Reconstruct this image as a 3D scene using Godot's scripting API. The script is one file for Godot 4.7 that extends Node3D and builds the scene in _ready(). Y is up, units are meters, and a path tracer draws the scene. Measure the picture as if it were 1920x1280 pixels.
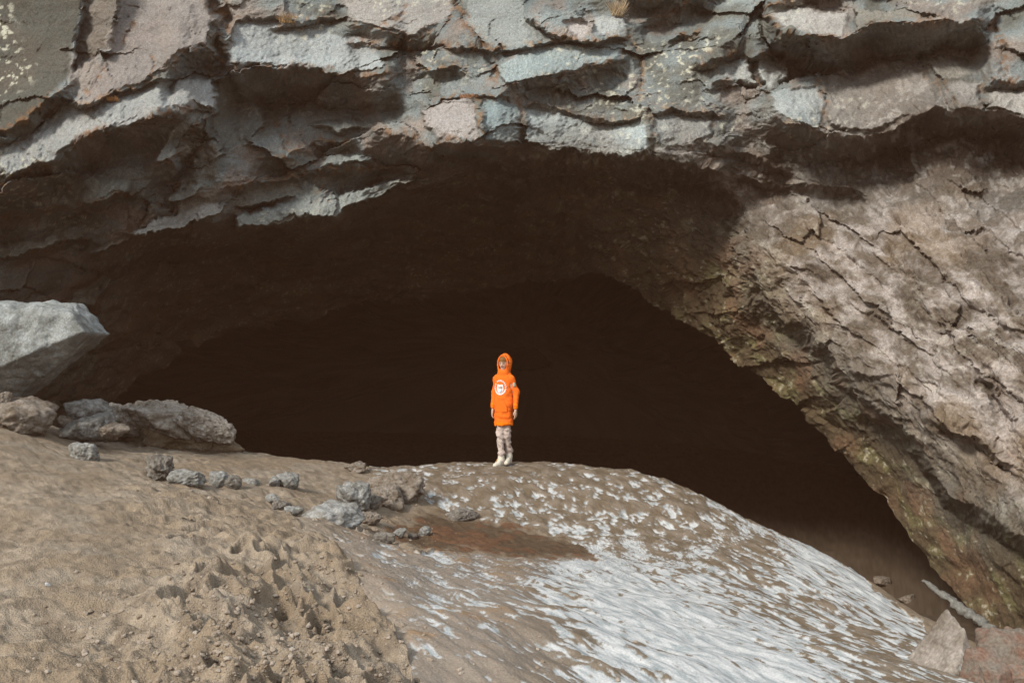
extends Node3D
# A rock arch over a dark cave, a dirty snow bank and sand in front, a person in an orange hoodie.
# Camera at the origin looking along -z. ray() turns a photo pixel and a distance into a point.

const F := 1869.3
const TOPY := -60.0
var T0 := 0

func ray(px: float, py: float, d: float) -> Vector3:
	return Vector3((px - 960.0) / F * d, (640.0 - py) / F * d, -d)

func stage(s: String) -> void:
	print(s, " ", Time.get_ticks_msec() - T0)

func noise(freq: float, sd: int, oct := 3, kind := FastNoiseLite.TYPE_SIMPLEX_SMOOTH, fr := FastNoiseLite.FRACTAL_FBM) -> FastNoiseLite:
	var n := FastNoiseLite.new()
	n.noise_type = kind
	n.seed = sd
	n.frequency = freq
	n.fractal_type = fr if oct > 1 else FastNoiseLite.FRACTAL_NONE
	n.fractal_octaves = oct
	return n

func sstep(a: float, b: float, x: float) -> float:
	var t := clampf((x - a) / (b - a), 0.0, 1.0)
	return t * t * (3.0 - 2.0 * t)

# ------------------------------------------------------------------ materials
func noise_tex(sd: int, freq: float, lo: Color, hi: Color, oct := 5, size := 512) -> ImageTexture:
	var n := noise(freq, sd, oct)
	var im := n.get_seamless_image(size, size, false, false, 0.2)
	im.convert(Image.FORMAT_RGBA8)
	for y in size:
		for x in size:
			var v := im.get_pixel(x, y).r
			im.set_pixel(x, y, lo.lerp(hi, v))
	return ImageTexture.create_from_image(im)

func bump_tex(sd: int, freq: float, strength: float, oct := 5, size := 512) -> ImageTexture:
	var n := noise(freq, sd, oct)
	var im := n.get_seamless_image(size, size, false, false, 0.2)
	im.convert(Image.FORMAT_RGBA8)
	im.bump_map_to_normal_map(strength)
	return ImageTexture.create_from_image(im)

func earth_material(tex: Texture2D, bump: Texture2D, metres: float, bump_scale: float, rough := 0.95) -> StandardMaterial3D:
	var m := StandardMaterial3D.new()
	m.vertex_color_use_as_albedo = true
	m.albedo_texture = tex
	m.normal_enabled = true
	m.normal_texture = bump
	m.normal_scale = bump_scale
	m.uv1_triplanar = true
	m.uv1_world_triplanar = true
	m.uv1_scale = Vector3.ONE / metres
	m.roughness = rough
	m.metallic_specular = 0.3
	return m

func plain_material(c: Color, rough := 0.9) -> StandardMaterial3D:
	var m := StandardMaterial3D.new()
	m.albedo_color = Color(c.r, c.g, c.b).linear_to_srgb()
	m.roughness = rough
	m.metallic_specular = 0.3
	return m

# ------------------------------------------------------------------ smooth field through scattered points (radial basis)
func rbf_fit(pts: Array) -> PackedFloat64Array:
	var n := pts.size()
	var m := n + 3
	var a := []
	for i in m:
		var row := PackedFloat64Array()
		row.resize(m + 1)
		a.append(row)
	for i in n:
		for j in n:
			a[i][j] = Vector2(pts[i][0] - pts[j][0], pts[i][1] - pts[j][1]).length() / 1000.0
		a[i][n] = 1.0
		a[i][n + 1] = pts[i][0] / 1000.0
		a[i][n + 2] = pts[i][1] / 1000.0
		a[n][i] = 1.0
		a[n + 1][i] = pts[i][0] / 1000.0
		a[n + 2][i] = pts[i][1] / 1000.0
		a[i][m] = pts[i][2]
	for c in m:
		var p := c
		for r in range(c + 1, m):
			if absf(a[r][c]) > absf(a[p][c]):
				p = r
		var t = a[c]
		a[c] = a[p]
		a[p] = t
		for r in range(c + 1, m):
			var f: float = a[r][c] / a[c][c]
			if f != 0.0:
				var ar: PackedFloat64Array = a[r]
				var ac: PackedFloat64Array = a[c]
				for k in range(c, m + 1):
					ar[k] -= f * ac[k]
				a[r] = ar
	var x := PackedFloat64Array()
	x.resize(m)
	for c in range(m - 1, -1, -1):
		var s: float = a[c][m]
		for k in range(c + 1, m):
			s -= a[c][k] * x[k]
		x[c] = s / a[c][c]
	return x

class Grid:
	var x0: float
	var y0: float
	var step: float
	var w: int
	var h: int
	var v := PackedFloat32Array()
	func at(px: float, py: float) -> float:
		var fx := clampf((px - x0) / step, 0.0, w - 1.001)
		var fy := clampf((py - y0) / step, 0.0, h - 1.001)
		var i := int(fx)
		var j := int(fy)
		fx -= i
		fy -= j
		var k := j * w + i
		return lerpf(lerpf(v[k], v[k + 1], fx), lerpf(v[k + w], v[k + w + 1], fx), fy)

func field(pts: Array, x0: float, y0: float, x1: float, y1: float, step: float) -> Grid:
	var s := rbf_fit(pts)
	var n := pts.size()
	var qx := PackedFloat32Array()
	var qy := PackedFloat32Array()
	for p in pts:
		qx.append(p[0])
		qy.append(p[1])
	var g := Grid.new()
	g.x0 = x0
	g.y0 = y0
	g.step = step
	g.w = int((x1 - x0) / step) + 2
	g.h = int((y1 - y0) / step) + 2
	g.v.resize(g.w * g.h)
	for j in g.h:
		for i in g.w:
			var x := x0 + i * step
			var y := y0 + j * step
			var t: float = s[n] + s[n + 1] * x / 1000.0 + s[n + 2] * y / 1000.0
			for k in n:
				var dx := x - qx[k]
				var dy := y - qy[k]
				t += s[k] * sqrt(dx * dx + dy * dy) / 1000.0
			g.v[j * g.w + i] = t
	return g

# value at x of a polyline given as flat [x, y, x, y ...]
func line_at(l: Array, x: float, o := 1, stride := 2) -> float:
	var n := l.size() / stride
	if x <= l[0]:
		return l[o]
	for i in range(1, n):
		if x <= l[i * stride]:
			var xa: float = l[(i - 1) * stride]
			var xb: float = l[i * stride]
			return lerpf(l[(i - 1) * stride + o], l[i * stride + o], (x - xa) / maxf(xb - xa, 0.001))
	return l[(n - 1) * stride + o]

# ------------------------------------------------------------------ grid meshes split into parts
func grid_normals(P: PackedVector3Array, w: int, h: int, flip := 1.0, wide := 1) -> PackedVector3Array:
	var N := PackedVector3Array()
	N.resize(w * h)
	for j in h:
		var ja := maxi(j - wide, 0) * w
		var jb := mini(j + wide, h - 1) * w
		for i in w:
			var ia := maxi(i - wide, 0)
			var ib := mini(i + wide, w - 1)
			var n := (P[jb + i] - P[ja + i]).cross(P[j * w + ib] - P[j * w + ia])
			N[j * w + i] = n.normalized() * flip
	return N

func split_grid(P: PackedVector3Array, N: PackedVector3Array, C: PackedColorArray, R: PackedInt32Array, w: int, h: int, count: int, turned := false) -> Array:
	var meshes := []
	var quads := []
	for r in count:
		quads.append(PackedInt32Array())
	for j in h - 1:
		for i in w - 1:
			var k := j * w + i
			quads[R[k]].append(k)
	var remap := PackedInt32Array()
	remap.resize(w * h)
	for r in count:
		var q: PackedInt32Array = quads[r]
		if q.size() < 12:
			meshes.append(null)
			continue
		remap.fill(-1)
		var p2 := PackedVector3Array()
		var n2 := PackedVector3Array()
		var c2 := PackedColorArray()
		var ix := PackedInt32Array()
		for k in q:
			for o in [k, k + 1, k + w, k + w + 1]:
				if remap[o] < 0:
					remap[o] = p2.size()
					p2.append(P[o])
					n2.append(N[o])
					c2.append(C[o])
			var a := remap[k]
			var b := remap[k + 1]
			var c := remap[k + w]
			var d := remap[k + w + 1]
			if turned:
				ix.append_array(PackedInt32Array([a, c, b, b, c, d]))
			else:
				ix.append_array(PackedInt32Array([a, b, c, b, d, c]))
		var arr := []
		arr.resize(Mesh.ARRAY_MAX)
		arr[Mesh.ARRAY_VERTEX] = p2
		arr[Mesh.ARRAY_NORMAL] = n2
		arr[Mesh.ARRAY_COLOR] = c2
		arr[Mesh.ARRAY_INDEX] = ix
		var me := ArrayMesh.new()
		me.add_surface_from_arrays(Mesh.PRIMITIVE_TRIANGLES, arr)
		meshes.append(me)
	return meshes

var taken := {}
func numbered(called: String) -> String:
	var n: int = taken.get(called, 0)
	taken[called] = n + 1
	return called if n == 0 else "%s_%03d" % [called, n]

func obj(called: String, mesh: Mesh, mat: Material, parent: Node3D = null) -> MeshInstance3D:
	var o := MeshInstance3D.new()
	o.mesh = mesh
	o.material_override = mat
	if parent == null:
		o.name = numbered(called)
		add_child(o, true)
	else:
		o.name = called
		parent.add_child(o, true)
	return o

func thing(called: String, label: String, category: String, at := Vector3.ZERO, group := "") -> Node3D:
	var o := Node3D.new()
	o.name = numbered(called)
	add_child(o, true)
	o.position = at
	tag(o, label, category, group)
	return o

func tag(o: Node, label: String, category: String, group := "") -> void:
	o.set_meta("label", label)
	o.set_meta("category", category)
	if group:
		o.set_meta("group", group)

# ------------------------------------------------------------------ the cliff
var EDGE := [-900, 1150, -60, 1000, 60, 930, 140, 860, 195, 770, 260, 705, 340, 655, 450, 618, 640, 577, 760, 557, 860, 545, 1000, 525, 1075, 512, 1108, 508, 1146, 523, 1187, 540, 1211, 561, 1235, 580, 1259, 588, 1318, 626, 1346, 640, 1404, 692, 1439, 726, 1480, 757, 1521, 795, 1576, 850, 1604, 878, 1648, 919, 1679, 960, 1717, 1019, 1741, 1060, 1810, 1136, 1868, 1184, 1920, 1215, 2100, 1330, 2500, 1500, 3000, 1700]

var DEPTH := [
	[-700, -900, 20], [100, -900, 21], [900, -900, 22], [1700, -900, 20], [2600, -900, 15],
	[-700, 0, 13.5], [-300, 0, 15.2], [0, 0, 16], [400, 0, 17], [800, 0, 17.5], [1200, 0, 17.4], [1600, 0, 16.4], [1920, 0, 15], [2300, 0, 12.6], [2800, 0, 10],
	[0, 150, 15.6], [400, 150, 16.6], [800, 150, 17.0], [1200, 150, 16.8], [1600, 150, 15.9], [1920, 150, 14.5],
	[0, 320, 15.0], [300, 270, 15.6], [450, 200, 17.2], [560, 190, 18.0], [650, 220, 17.8], [600, 290, 17.6], [900, 250, 16.2], [1200, 275, 16.0], [1500, 240, 15.5], [1800, 200, 14.5],
	[0, 440, 17.2], [150, 430, 17.1], [240, 445, 17.0], [400, 420, 17.4], [600, 405, 17.9], [800, 345, 17.9], [100, 540, 18.6],
	[300, 500, 20.5], [500, 480, 22], [700, 440, 22], [880, 390, 20.2], [1000, 360, 18.6],
	[100, 620, 19.5], [220, 620, 21], [300, 700, 24], [450, 640, 25.5], [640, 575, 27], [860, 545, 27], [1000, 525, 25.5], [1100, 510, 22.5],
	[1000, 320, 17.2], [1200, 355, 17.3], [1150, 430, 18.9], [1330, 390, 17.2], [1450, 350, 16.8], [1700, 330, 15.7], [1900, 320, 14.8], [1600, 385, 15.9], [1850, 385, 14.6],
	[1450, 430, 16.0], [1700, 425, 14.6], [1920, 430, 13.4], [1450, 520, 15.7], [1600, 600, 14.6], [1800, 600, 13.3], [1920, 650, 12.5], [1600, 700, 14.4], [1750, 800, 13.2], [1920, 850, 12.0], [1920, 980, 11.7],
	[1200, 500, 19.0], [1150, 524, 20.5], [1259, 588, 19.0], [1346, 640, 18.2], [1439, 726, 17.3], [1521, 795, 16.6], [1604, 878, 15.9], [1679, 960, 15.2], [1741, 1060, 14.3], [1868, 1184, 12.7],
	[1340, 540, 17.4], [1480, 660, 16.3], [1620, 800, 15.2], [1740, 940, 14.2],
	[1920, 1215, 12.0], [2300, 1350, 9.3], [2300, 600, 10.5], [2300, 900, 9.8], [2800, 900, 8],
	[-700, 500, 12.5], [-300, 300, 14.2], [-300, 700, 14.5], [0, 700, 18], [100, 820, 21], [-300, 1000, 14], [-700, 1000, 12]]

# ledges: line, height of the underside in px, reach above, reach below, steepness
var LEDGES := [
	[[-60, 372, 0, 347, 34, 332, 62, 313, 100, 302, 127, 285, 151, 261, 192, 241, 237, 237, 268, 230, 292, 213, 354, 199, 372, 192], 60, 110, 60, 1.5],
	[[270, 312, 300, 308, 323, 302, 340, 275, 364, 241, 392, 220, 410, 205], 46, 60, 40, 1.6],
	[[127, 195, 186, 190, 237, 166, 289, 151, 306, 138], 7, 40, 30, 2.2],
	[[300, 140, 350, 92, 392, 87, 412, 90], 42, 70, 20, 1.5],
	[[-60, 262, 0, 243, 52, 222, 80, 190, 126, 160, 150, 130], 34, 60, 30, 1.2],
	[[405, 140, 433, 128, 500, 125, 570, 126, 640, 136, 720, 142, 760, 146], 66, 90, 60, 1.6],
	[[640, 38, 712, 55, 774, 70, 802, 62, 830, 48], 26, 60, 40, 1.5],
	[[640, 84, 740, 85, 800, 88, 915, 90, 991, 88, 1049, 70, 1062, 62], 6, 34, 40, 2.4],
	[[985, 28, 1049, 64, 1110, 74, 1166, 67, 1190, 60], 9, 40, 40, 2.2],
	[[930, 168, 960, 160, 998, 151, 1077, 134, 1159, 110, 1182, 92], 30, 70, 40, 1.5],
	[[740, 122, 800, 128, 850, 120, 890, 132], 22, 40, 30, 1.3],
	[[785, 196, 864, 172, 915, 179, 974, 189], 5, 30, 30, 2.4],
	[[960, 188, 1008, 193, 1060, 210, 1101, 220, 1194, 221, 1214, 208], 8, 50, 30, 2.2],
	[[1214, 206, 1260, 203, 1294, 207, 1373, 212], 9, 40, 24, 2.2],
	[[680, 240, 760, 250, 808, 272, 822, 259, 870, 258, 898, 275, 932, 268, 1001, 282, 1042, 292, 1145, 297, 1221, 297, 1311, 300, 1345, 318, 1385, 336], 62, 120, 80, 1.5],
	[[1425, 14, 1435, 17, 1473, 58, 1576, 76, 1597, 65, 1635, 45, 1714, 41, 1776, 34, 1841, 38, 1862, 44], 68, 80, 50, 1.7],
	[[1400, 24, 1435, 14, 1475, -4, 1530, -14, 1595, -10], 22, 40, 10, 1.5],
	[[1190, 40, 1240, 26, 1290, 12, 1340, -8], 22, 50, 30, 1.5],
	[[1160, -14, 1230, -6, 1320, -12, 1380, -40], 26, 60, 30, 1.5],
	[[1250, 76, 1285, 64, 1318, 56], 12, 30, 20, 1.8],
	[[1300, 122, 1330, 112, 1380, 97, 1392, 92], 18, 40, 26, 1.7],
	[[1395, 108, 1430, 102, 1485, 98], 14, 34, 20, 1.7],
	[[1335, 150, 1352, 142, 1372, 148], 16, 20, 20, 1.6],
	[[1440, 216, 1490, 236, 1540, 250, 1620, 257, 1672, 243, 1703, 222, 1748, 200, 1776, 206, 1844, 204, 1880, 211, 1920, 224, 2000, 250], 54, 90, 50, 1.5],
	[[1300, 262, 1330, 270, 1400, 290, 1450, 310, 1500, 318], 14, 30, 26, 1.6],
	[[1340, 310, 1400, 330, 1460, 345, 1540, 352, 1640, 362], 18, 34, 30, 1.6],
	[[1830, 150, 1860, 146, 1925, 150, 1990, 160], 22, 50, 40, 1.3],
	[[150, 486, 238, 456, 330, 438, 430, 432, 540, 428, 620, 414, 700, 389, 790, 359, 870, 331, 940, 314, 990, 312], 60, 90, 70, 1.3],
	[[225, 446, 240, 420, 270, 404, 302, 380, 330, 344, 350, 312], 10, 30, 50, -1.6],
	[[400, 372, 430, 352, 495, 345, 584, 322, 660, 312], 14, 40, 40, 1.5],
	[[470, 300, 540, 290, 600, 262, 680, 262], 26, 50, 40, 1.3],
	[[600, 330, 660, 318, 743, 312, 850, 322], 12, 40, 40, 1.5],
	[[0, 492, 60, 478, 130, 450, 180, 450], 16, 50, 40, 1.4],
	[[-60, 420, 40, 400, 110, 388, 200, 372, 260, 350], 20, 50, 50, 1.3],
	[[100, 560, 160, 530, 200, 500, 240, 486], 12, 40, 30, 1.4],
	[[1830, 690, 1860, 720, 1890, 770, 1910, 800], 16, 26, 30, 1.4],
	[[1740, 776, 1800, 800, 1860, 834, 1920, 900], 14, 40, 40, 1.5],
	[[1600, 722, 1640, 760, 1700, 806, 1750, 880, 1790, 935, 1862, 960, 1920, 1002, 1990, 1050], 40, 60, 90, 1.2],
	[[1396, 470, 1420, 545, 1452, 590, 1500, 616, 1549, 656, 1580, 706, 1610, 722], 30, 40, 70, 1.3],
	[[500, 50, 560, 44, 600, 30, 640, 38], 10, 30, 26, 1.8],
]

# cracks: points, half width in px, depth in m
var CRACKS := [
	[[398, -60, 402, 0, 425, 40, 414, 80, 407, 132], 9, 0.34],
	[[846, -20, 856, 10, 872, 36, 902, 80, 915, 113, 928, 140], 7, 0.22],
	[[280, 150, 288, 118, 284, 98], 2.5, 0.08],
	[[232, 76, 244, 60, 247, 40], 2.5, 0.08],
	[[134, 185, 185, 150, 195, 130], 2.5, 0.06],
	[[700, 52, 745, 30, 760, 10], 3, 0.07],
	[[832, 50, 850, 20], 3, 0.06],
	[[1180, 60, 1196, 90, 1208, 110, 1204, 150, 1196, 180], 4, 0.12],
	[[890, 185, 902, 215, 905, 250, 900, 268], 3.5, 0.07],
	[[975, 190, 978, 240, 985, 275], 3, 0.07],
	[[1214, 210, 1222, 245, 1224, 290], 4, 0.12],
	[[1335, 215, 1338, 250, 1330, 270], 3, 0.1],
	[[1408, 116, 1425, 160, 1440, 176], 4, 0.14],
	[[1536, 152, 1546, 180, 1550, 240], 4, 0.14],
	[[1728, 106, 1738, 140, 1748, 156], 4, 0.14],
	[[1756, 150, 1768, 200], 5, 0.14],
	[[1770, 152, 1784, 196], 4, 0.1],
	[[1842, 150, 1846, 200], 4, 0.12],
	[[1862, 40, 1880, 90, 1890, 140], 5, 0.16],
	[[590, 312, 600, 350, 612, 372], 3, 0.07],
	[[516, 232, 536, 270, 540, 320], 4, 0.1],
	[[1690, 480, 1702, 512], 4, 0.1],
	[[1850, 690, 1880, 740, 1912, 800], 8, 0.2],
	[[1820, 800, 1870, 830, 1920, 870], 5, 0.14],
	[[240, 410, 236, 440, 240, 470], 4, 0.12],
]

# slabs and facets that can be told apart: polygon, plane tilt (m per 100 px across, down), proud m, colour or null
var SLABS := [
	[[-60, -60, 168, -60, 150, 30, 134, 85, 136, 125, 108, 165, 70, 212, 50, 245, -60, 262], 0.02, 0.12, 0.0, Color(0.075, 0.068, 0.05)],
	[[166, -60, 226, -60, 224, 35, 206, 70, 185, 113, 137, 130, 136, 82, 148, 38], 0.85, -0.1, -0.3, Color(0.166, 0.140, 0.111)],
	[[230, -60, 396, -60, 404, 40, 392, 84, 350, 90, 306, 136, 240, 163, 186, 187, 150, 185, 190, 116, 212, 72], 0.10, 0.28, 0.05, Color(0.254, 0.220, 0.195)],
	[[50, 250, 112, 170, 126, 195, 100, 222, 64, 244], 0.6, -0.4, -0.15, Color(0.166, 0.134, 0.105)],
	[[127, 196, 186, 192, 240, 168, 300, 150, 345, 144, 406, 140, 402, 205, 354, 198, 292, 212, 237, 236, 192, 240, 150, 260, 100, 300, 66, 312, 0, 345, 0, 285, 50, 250], 0.05, 0.35, 0.05, Color(0.343, 0.348, 0.327)],
	[[358, 200, 400, 206, 364, 240, 340, 274, 322, 302, 286, 306, 300, 270, 330, 230], -0.6, 0.15, 0.05, Color(0.296, 0.305, 0.277)],
	[[402, 145, 440, 150, 490, 200, 497, 240, 470, 270, 430, 280, 396, 250, 400, 205], 0.75, 0.05, -0.05, Color(0.189, 0.201, 0.179)],
	[[410, 134, 440, 40, 520, 26, 560, 46, 640, 64, 700, 85, 720, 136, 640, 132, 500, 122, 432, 126], 0.0, 0.32, 0.1, Color(0.391, 0.421, 0.413)],
	[[650, 38, 640, -60, 846, -60, 856, 20, 828, 46, 802, 60, 774, 68, 712, 53], 0.05, 0.2, 0.15, Color(0.331, 0.311, 0.283)],
	[[875, 34, 880, -60, 980, -60, 985, 28, 1046, 66, 990, 86, 915, 88, 905, 80], 0.0, 0.15, 0.05, Color(0.308, 0.329, 0.308)],
	[[1046, 42, 1070, 35, 1108, 36, 1108, 52, 1090, 68, 1060, 60], 0.0, 0.3, 0.12, Color(0.509, 0.464, 0.431)],
	[[1112, 34, 1150, 26, 1176, 36, 1182, 62, 1140, 70, 1110, 64], 0.1, 0.3, 0.1, Color(0.426, 0.439, 0.413)],
	[[920, 130, 990, 88, 1050, 72, 1160, 70, 1180, 92, 1155, 112, 1076, 134, 1000, 150, 950, 158], 0.0, 0.32, 0.05, Color(0.320, 0.378, 0.370)],
	[[784, 200, 862, 174, 890, 186, 902, 230, 898, 272, 870, 256, 822, 256, 800, 240], -0.15, 0.25, 0.14, Color(0.402, 0.366, 0.339)],
	[[894, 184, 974, 192, 980, 240, 984, 274, 932, 266, 902, 270, 908, 230], 0.1, 0.12, 0.08, Color(0.237, 0.299, 0.302)],
	[[980, 194, 1008, 196, 1060, 212, 1100, 222, 1200, 224, 1214, 240, 1220, 293, 1145, 295, 1042, 290, 988, 276], 0.0, 0.36, 0.22, Color(0.56, 0.655, 0.66)],
	[[1218, 210, 1330, 214, 1336, 250, 1300, 282, 1226, 266], 0.1, 0.2, 0.1, Color(0.355, 0.378, 0.363)],
	[[1226, 268, 1300, 284, 1320, 296, 1226, 292], 0.0, 0.25, 0.14, Color(0.544, 0.537, 0.518)],
	[[1438, 18, 1500, 14, 1590, 14, 1592, 64, 1576, 73, 1474, 56], 0.1, 0.28, 0.12, Color(0.426, 0.403, 0.363)],
	[[1596, 12, 1700, 10, 1770, 30, 1714, 39, 1636, 43, 1598, 62], -0.2, 0.1, 0.05, Color(0.260, 0.244, 0.203)],
	[[1416, 112, 1472, 108, 1478, 140, 1440, 164, 1426, 150], 0.1, 0.25, 0.12, Color(0.450, 0.464, 0.437)],
	[[1364, 112, 1404, 112, 1424, 160, 1376, 152, 1358, 138], 0.1, 0.2, 0.1, Color(0.450, 0.464, 0.437)],
	[[1440, 168, 1536, 160, 1546, 200, 1540, 246, 1490, 230, 1450, 210], -0.05, 0.2, 0.1, Color(0.402, 0.451, 0.444)],
	[[1550, 140, 1620, 124, 1728, 106, 1746, 156, 1756, 198, 1700, 218, 1668, 238, 1620, 250, 1556, 240], 0.02, 0.16, 0.15, Color(0.355, 0.336, 0.302)],
	[[1740, 104, 1800, 92, 1850, 90, 1836, 140, 1756, 148], -0.1, 0.15, 0.0, Color(0.355, 0.342, 0.296)],
	[[1774, 150, 1840, 148, 1842, 200, 1790, 202], 0.1, 0.15, 0.1, Color(0.426, 0.403, 0.363)],
	[[1848, 165, 1925, 165, 1990, 180, 1990, 240, 1920, 220, 1850, 200], 0.0, 0.2, 0.1, Color(0.450, 0.427, 0.382)],
	[[238, 452, 250, 424, 300, 404, 372, 374, 432, 386, 400, 410, 330, 434], -0.05, 0.5, 0.45, Color(0.473, 0.476, 0.444), 0.9],
	[[440, 400, 520, 380, 640, 366, 700, 340, 800, 320, 720, 372, 620, 408, 540, 422, 440, 428], 0.0, 0.3, 0.3, Color(0.320, 0.354, 0.333), 0.8],
	[[570, 240, 630, 226, 690, 218, 700, 236, 640, 250], 0.0, 0.4, 0.25, Color(0.355, 0.378, 0.345), 0.9],
	[[0, 490, 60, 474, 120, 450, 100, 440, 30, 450, -60, 470], 0.0, 0.35, 0.3, Color(0.296, 0.317, 0.277), 0.9],
	[[120, 560, 180, 520, 230, 490, 236, 500, 180, 580, 120, 578], 0.3, 0.1, 0.2, Color(0.296, 0.329, 0.290), 0.7],
	[[140, 376, 170, 346, 240, 330, 262, 322, 226, 366, 190, 386], 0.1, 0.3, 0.2, Color(0.284, 0.305, 0.271), 0.75],
	[[126, 470, 140, 460, 164, 462, 152, 474], 0.0, 0.4, 0.25, Color(0.521, 0.537, 0.505), 0.9],
	[[162, 474, 200, 456, 240, 446, 236, 460, 176, 482], 0.0, 0.4, 0.2, Color(0.355, 0.378, 0.345), 0.9],
	[[590, 316, 610, 290, 660, 282, 700, 288, 704, 308, 640, 312], 0.0, 0.3, 0.2, Color(0.296, 0.329, 0.308), 0.8],
	[[300, 372, 330, 352, 350, 336, 380, 352, 372, 370, 330, 384], -0.2, 0.2, 0.15, Color(0.284, 0.293, 0.259), 0.7],
	[[430, 360, 500, 348, 560, 340, 560, 366, 500, 384, 440, 392], 0.0, 0.25, 0.15, Color(0.260, 0.262, 0.228), 0.75],
	[[330, 275, 400, 262, 430, 286, 400, 306, 340, 304], 0.0, -0.2, 0.1, Color(0.237, 0.226, 0.191), 0.7],
	[[1580, 660, 1660, 664, 1700, 700, 1650, 712, 1590, 700], 0.0, 0.35, 0.12, Color(0.450, 0.409, 0.370)],
	[[1740, 646, 1780, 648, 1786, 668, 1750, 672], 0.0, 0.2, 0.04, Color(0.355, 0.378, 0.363)],
	[[1590, 716, 1640, 770, 1700, 800, 1690, 806, 1640, 800, 1600, 760], -0.4, 0.1, 0.04, Color(0.308, 0.226, 0.160)],
	[[1820, 830, 1930, 900, 1990, 960, 1990, 1000, 1900, 930, 1840, 880], 0.0, 0.2, 0.08, Color(0.473, 0.427, 0.382)],
]

var cw := 0
var ch := 0
var CX := PackedFloat32Array()
var CY := PackedFloat32Array()
var CD := PackedFloat32Array()
var CCOL := PackedColorArray()
var CREG := PackedInt32Array()

func facets(sw: float, sh: float, slant: float, sd: int, fwx: PackedFloat32Array, fwy: PackedFloat32Array) -> Array:
	# fracture pattern: for each vertex the nearest of a jittered set of sites; returns offset and site value arrays
	var rng := RandomNumberGenerator.new()
	rng.seed = sd
	var off := PackedFloat32Array()
	var val := PackedFloat32Array()
	off.resize(cw * ch)
	val.resize(cw * ch)
	var gw := int(2700.0 / sw) + 8
	var gh := int(3400.0 / sh) + 8
	var sx := PackedFloat32Array()
	var sy := PackedFloat32Array()
	var gx := PackedFloat32Array()
	var gy := PackedFloat32Array()
	var so := PackedFloat32Array()
	for b in gh:
		for a in gw:
			sx.append(a + rng.randf_range(0.05, 0.95))
			sy.append(b + rng.randf_range(0.05, 0.95))
			gx.append(rng.randf_range(-1, 1))
			gy.append(rng.randf_range(-1, 1))
			so.append(rng.randf_range(-1, 1))
	var from := 0.0 if slant > 0.0 else 1000.0
	for k in cw * ch:
		var px := fwx[k]
		var py := fwy[k]
		if px < -400.0 + from * 1.3 or px > 2200.0 or py < -300.0:
			continue
		var u := (px + 420.0) / sw
		var v := (py + 1400.0 + (px - 900.0) * slant) / sh
		var a0 := int(u)
		var b0 := int(v)
		var best := 1e9
		var bi := 0
		for b in range(maxi(b0 - 1, 0), mini(b0 + 2, gh)):
			for a in range(maxi(a0 - 1, 0), a0 + 2):
				var q := b * gw + a
				var dx := sx[q] - u
				var dy := sy[q] - v
				var dd := dx * dx + dy * dy
				if dd < best:
					best = dd
					bi = q
		off[k] = gx[bi] * (u - sx[bi]) + gy[bi] * (v - sy[bi]) + so[bi] * 0.35
		val[k] = so[bi]
	return [off, val]

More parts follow.
